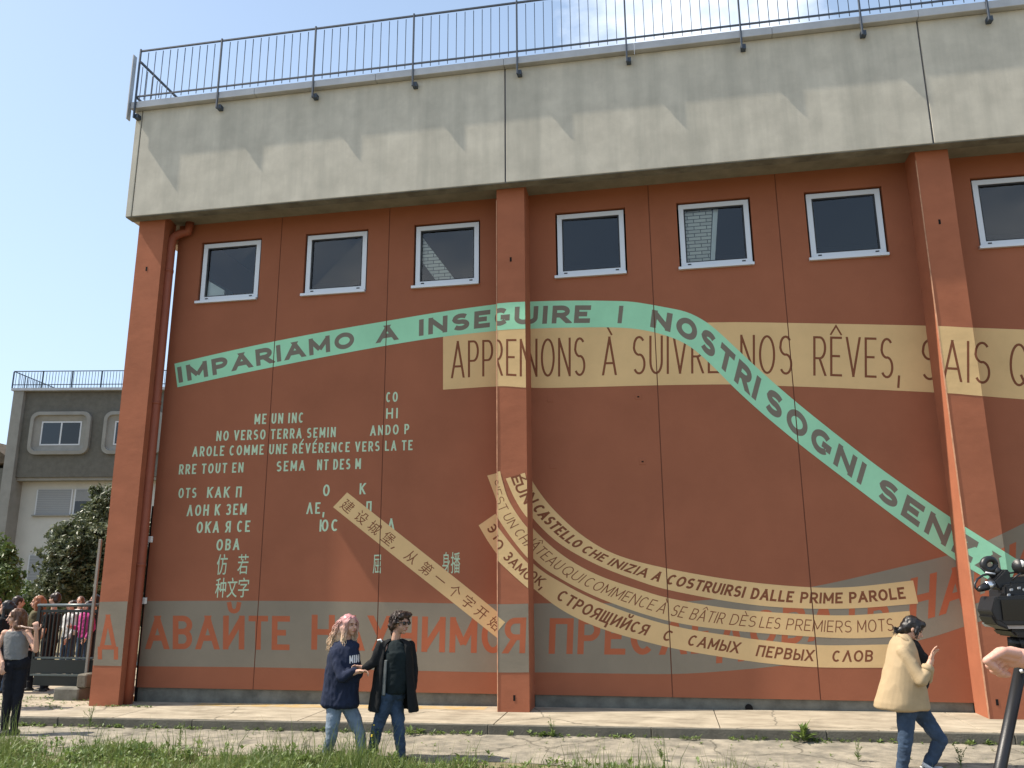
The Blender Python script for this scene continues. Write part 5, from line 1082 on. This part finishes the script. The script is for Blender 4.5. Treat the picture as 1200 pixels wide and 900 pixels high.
# ------------------------------------------------------------------ grass, weeds
def ground_z(x, y): return bank(y)+GZ(x)+(.035*noise.noise(Vector((x*.9, y*.9, 0))) if y < -2.9 else 0)
def blades(name, n, region, hgt, wid, m, seed, dens=None, zf=None, lean=.35):
    rs = np.random.RandomState(seed); V = []; F_ = []
    x0, x1, y0, y1 = region; c = 0; tries = 0
    while c < n and tries < n*8:
        tries += 1; x, y = rs.uniform(x0, x1), rs.uniform(y0, y1); d = dens(x, y) if dens else 1
        if rs.rand() > d: continue
        z = (zf or ground_z)(x, y)-.01; h = hgt*rs.uniform(.45, 1.25)*(0.55+.6*d); a = rs.uniform(0, 6.283); w = wid*rs.uniform(.6, 1.3); lx, ly = rs.normal(0, lean, 2)*h
        ca, sa = math.cos(a)*w, math.sin(a)*w; i = len(V)
        V += [(x-ca, y-sa, z), (x+ca, y+sa, z), (x-ca*.8+lx*.3, y-sa*.8+ly*.3, z+h*.55), (x+ca*.8+lx*.3, y+sa*.8+ly*.3, z+h*.55), (x+lx, y+ly, z+h*.95)]
        F_ += [(i, i+1, i+3, i+2), (i+2, i+3, i+4)]; c += 1
    return me_obj(name, V, F_, m, kind='stuff')
def gd(x, y):
    # dense bank on the left and centre, thinner towards the right
    base = (.9 if noise.noise(Vector((x*.55, 1.3, 0))) > -.22 else .35) if x < -1.5 else max(.10, .9-.32*(x+1.5))
    edge = -2.62 if x < -7 else -2.85 if x < -4 else -3.15 - .25*min(1, max(0, (x+1)/2))
    t = (edge + .25*noise.noise(Vector((x*1.3, 2, 0))) - y)/.7
    return max(0, min(1, t))*base*(.15+1.5*(noise.noise(Vector((x*1.1, y*1.1, 4)))+.5))
tag(blades('grass', 34000, (-15, 7, -6.5, -2.4), .19, .0045, M['grass'], 11, gd), 'green unmown grass growing along the bottom of the photo', 'grass')
def tall(x, y): return gd(x, y)*(1 if noise.noise(Vector((x*2.3, y*2, 9))) > .08 else .06)
tag(blades('tall_grass', 2600, (-15, 6, -5, -2.5), .42, .0035, M['grass'], 12, tall, lean=.2), 'taller thin stems sticking out of the grass', 'grass')
tag(blades('dry_grass', 3500, (-15, 7, -6, -2.7), .16, .003, M['dry'], 13, gd), 'dry straw coloured stems among the grass', 'grass')
def herb(V, F_, x, y, z, r, n, rs, up=.6, lw=.3):
    for k in range(n):
        a = rs.uniform(0, 6.283); L_ = r*rs.uniform(.5, 1.1); e = rs.uniform(.15, up); d = np.array([math.cos(a)*math.cos(e), math.sin(a)*math.cos(e), math.sin(e)]); s = np.array([-math.sin(a), math.cos(a), 0])*L_*lw*.5
        b = np.array([x, y, z+rs.uniform(0, r*.6)]); i = len(V); V += [tuple(b), tuple(b+d*L_*.5+s), tuple(b+d*L_+np.array([0, 0, -L_*.15])), tuple(b+d*L_*.5-s)]; F_ += [(i, i+1, i+2, i+3)]
rs = np.random.RandomState(21); V, F_ = [], []
for k in range(11000):
    x, y = rs.uniform(-15, 6), rs.uniform(-5.2, -2.4)
    if rs.rand() > gd(x, y): continue
    herb(V, F_, x, y, ground_z(x, y)+rs.uniform(0, .10), rs.uniform(.04, .10), 7, rs, 1.1, .45)
tag(me_obj('broadleaf_weeds', V, F_, M['weed'], kind='stuff'), 'small broad leaved weeds mixed into the grass bank', 'weeds')
V, F_ = [], []
for k in range(620):
    x = rs.uniform(-14, 7); n_ = noise.noise(Vector((x*1.6, 7, 0))); 
    if n_ < -.05 and rs.rand() > .25: continue
    y = -1.5-abs(rs.normal(.02, .05)); herb(V, F_, x, y, ROAD+GZ(x)-.005, rs.uniform(.02, .07)*(1+max(0, n_)), 9, rs, 1.0, .4)
tag(me_obj('kerb_weeds', V, F_, M['weed'], kind='stuff'), 'low weeds growing in the gutter at the foot of the kerb', 'weeds')
V, F_ = [], []
for k in range(260):
    x = rs.uniform(-14, 7); y = rs.uniform(-3.1, -1.6); herb(V, F_, x, y, ROAD+GZ(x)-.005, rs.uniform(.015, .05), 6, rs, .8, .4)
for k in range(60):
    x = -9.45+rs.uniform(0, .9); herb(V, F_, x, PF-.02-rs.uniform(0, .05), PAVE+GZ(x), .03, 6, rs, .9, .5)
for k in range(300):
    x = rs.uniform(-13.5, -9.8); y = rs.uniform(-.9, .6); herb(V, F_, x, y, PAVE+GZ(x)-.01, rs.uniform(.02, .06), 7, rs, .9, .4)
tag(me_obj('scattered_weeds', V, F_, M['weed'], kind='stuff'), 'scattered tufts in the cracks of asphalt and pavement', 'weeds')
def plant(label, px, py, Y, r, n, m='weed', stems=0, h=.2, group=None, flower=False):
    c = atY(px, py, Y); z = (ROAD if Y > -2.9 else 0)+GZ(c.x) if Y > -2.9 else ground_z(c.x, Y); t = thing('weed_plant', label, 'plant', (c.x, Y, z), group); V, F_ = [], []
    herb(V, F_, c.x, Y, z, r, n, rs, 1.25, .22); 
    bm = bmesh.new(); tips = []
    for k in range(stems):
        e = Vector((c.x+rs.normal(0, .05), Y+rs.normal(0, .04), z+h*rs.uniform(.7, 1.1))); tube(bm, [(c.x, Y, z), (c.x+(e.x-c.x)*.3, Y, z+h*.5), e], .0025, 5); tips.append(e)
        for j in range(9): p = Vector((c.x, Y, z)).lerp(e, rs.uniform(.25, 1)); herb(V, F_, p.x, p.y, p.z, .045, 1, rs, .8, .4)
    if stems: bm_obj('stem', bm, M['weed'], t)
    else: bm.free()
    me_obj('leaf_rosette', V, F_, M[m], t)
    if flower:
        for e in tips[:3]:
            bm = bmesh.new(); ellm(bm, e, (.013, .013, .008), None, 1); bm_obj('flower', bm, M['petal'], t)
plant('spiky leaved weed at the kerb left of the woman in the beige jacket', 942, 876, -1.56, .22, 34)
plant('leafy weed against the kerb below the left pillar', 104, 862, -1.62, .10, 16, stems=6, h=.30)
plant('upright weed with small leaves in the grass, lower left', 210, 880, -2.75, .10, 14, stems=6, h=.28)
plant('weed with yellow flowers in front of the dark coated person', 437, 880, -3.2, .08, 12, stems=7, h=.36, flower=True)
plant('upright weed at the kerb right of the middle pillar', 648, 864, -1.58, .09, 16, stems=4, h=.22)
plant('sparse weed in the asphalt left of the beige jacket woman', 1005, 885, -2.6, .08, 12, stems=4, h=.20)
plant('weed with small leaves in the asphalt near the middle of the photo', 775, 890, -2.8, .08, 12, stems=4, h=.18)
plant('thin stemmed weed right of the beige jacket woman', 1125, 888, -2.7, .07, 10, stems=5, h=.22)
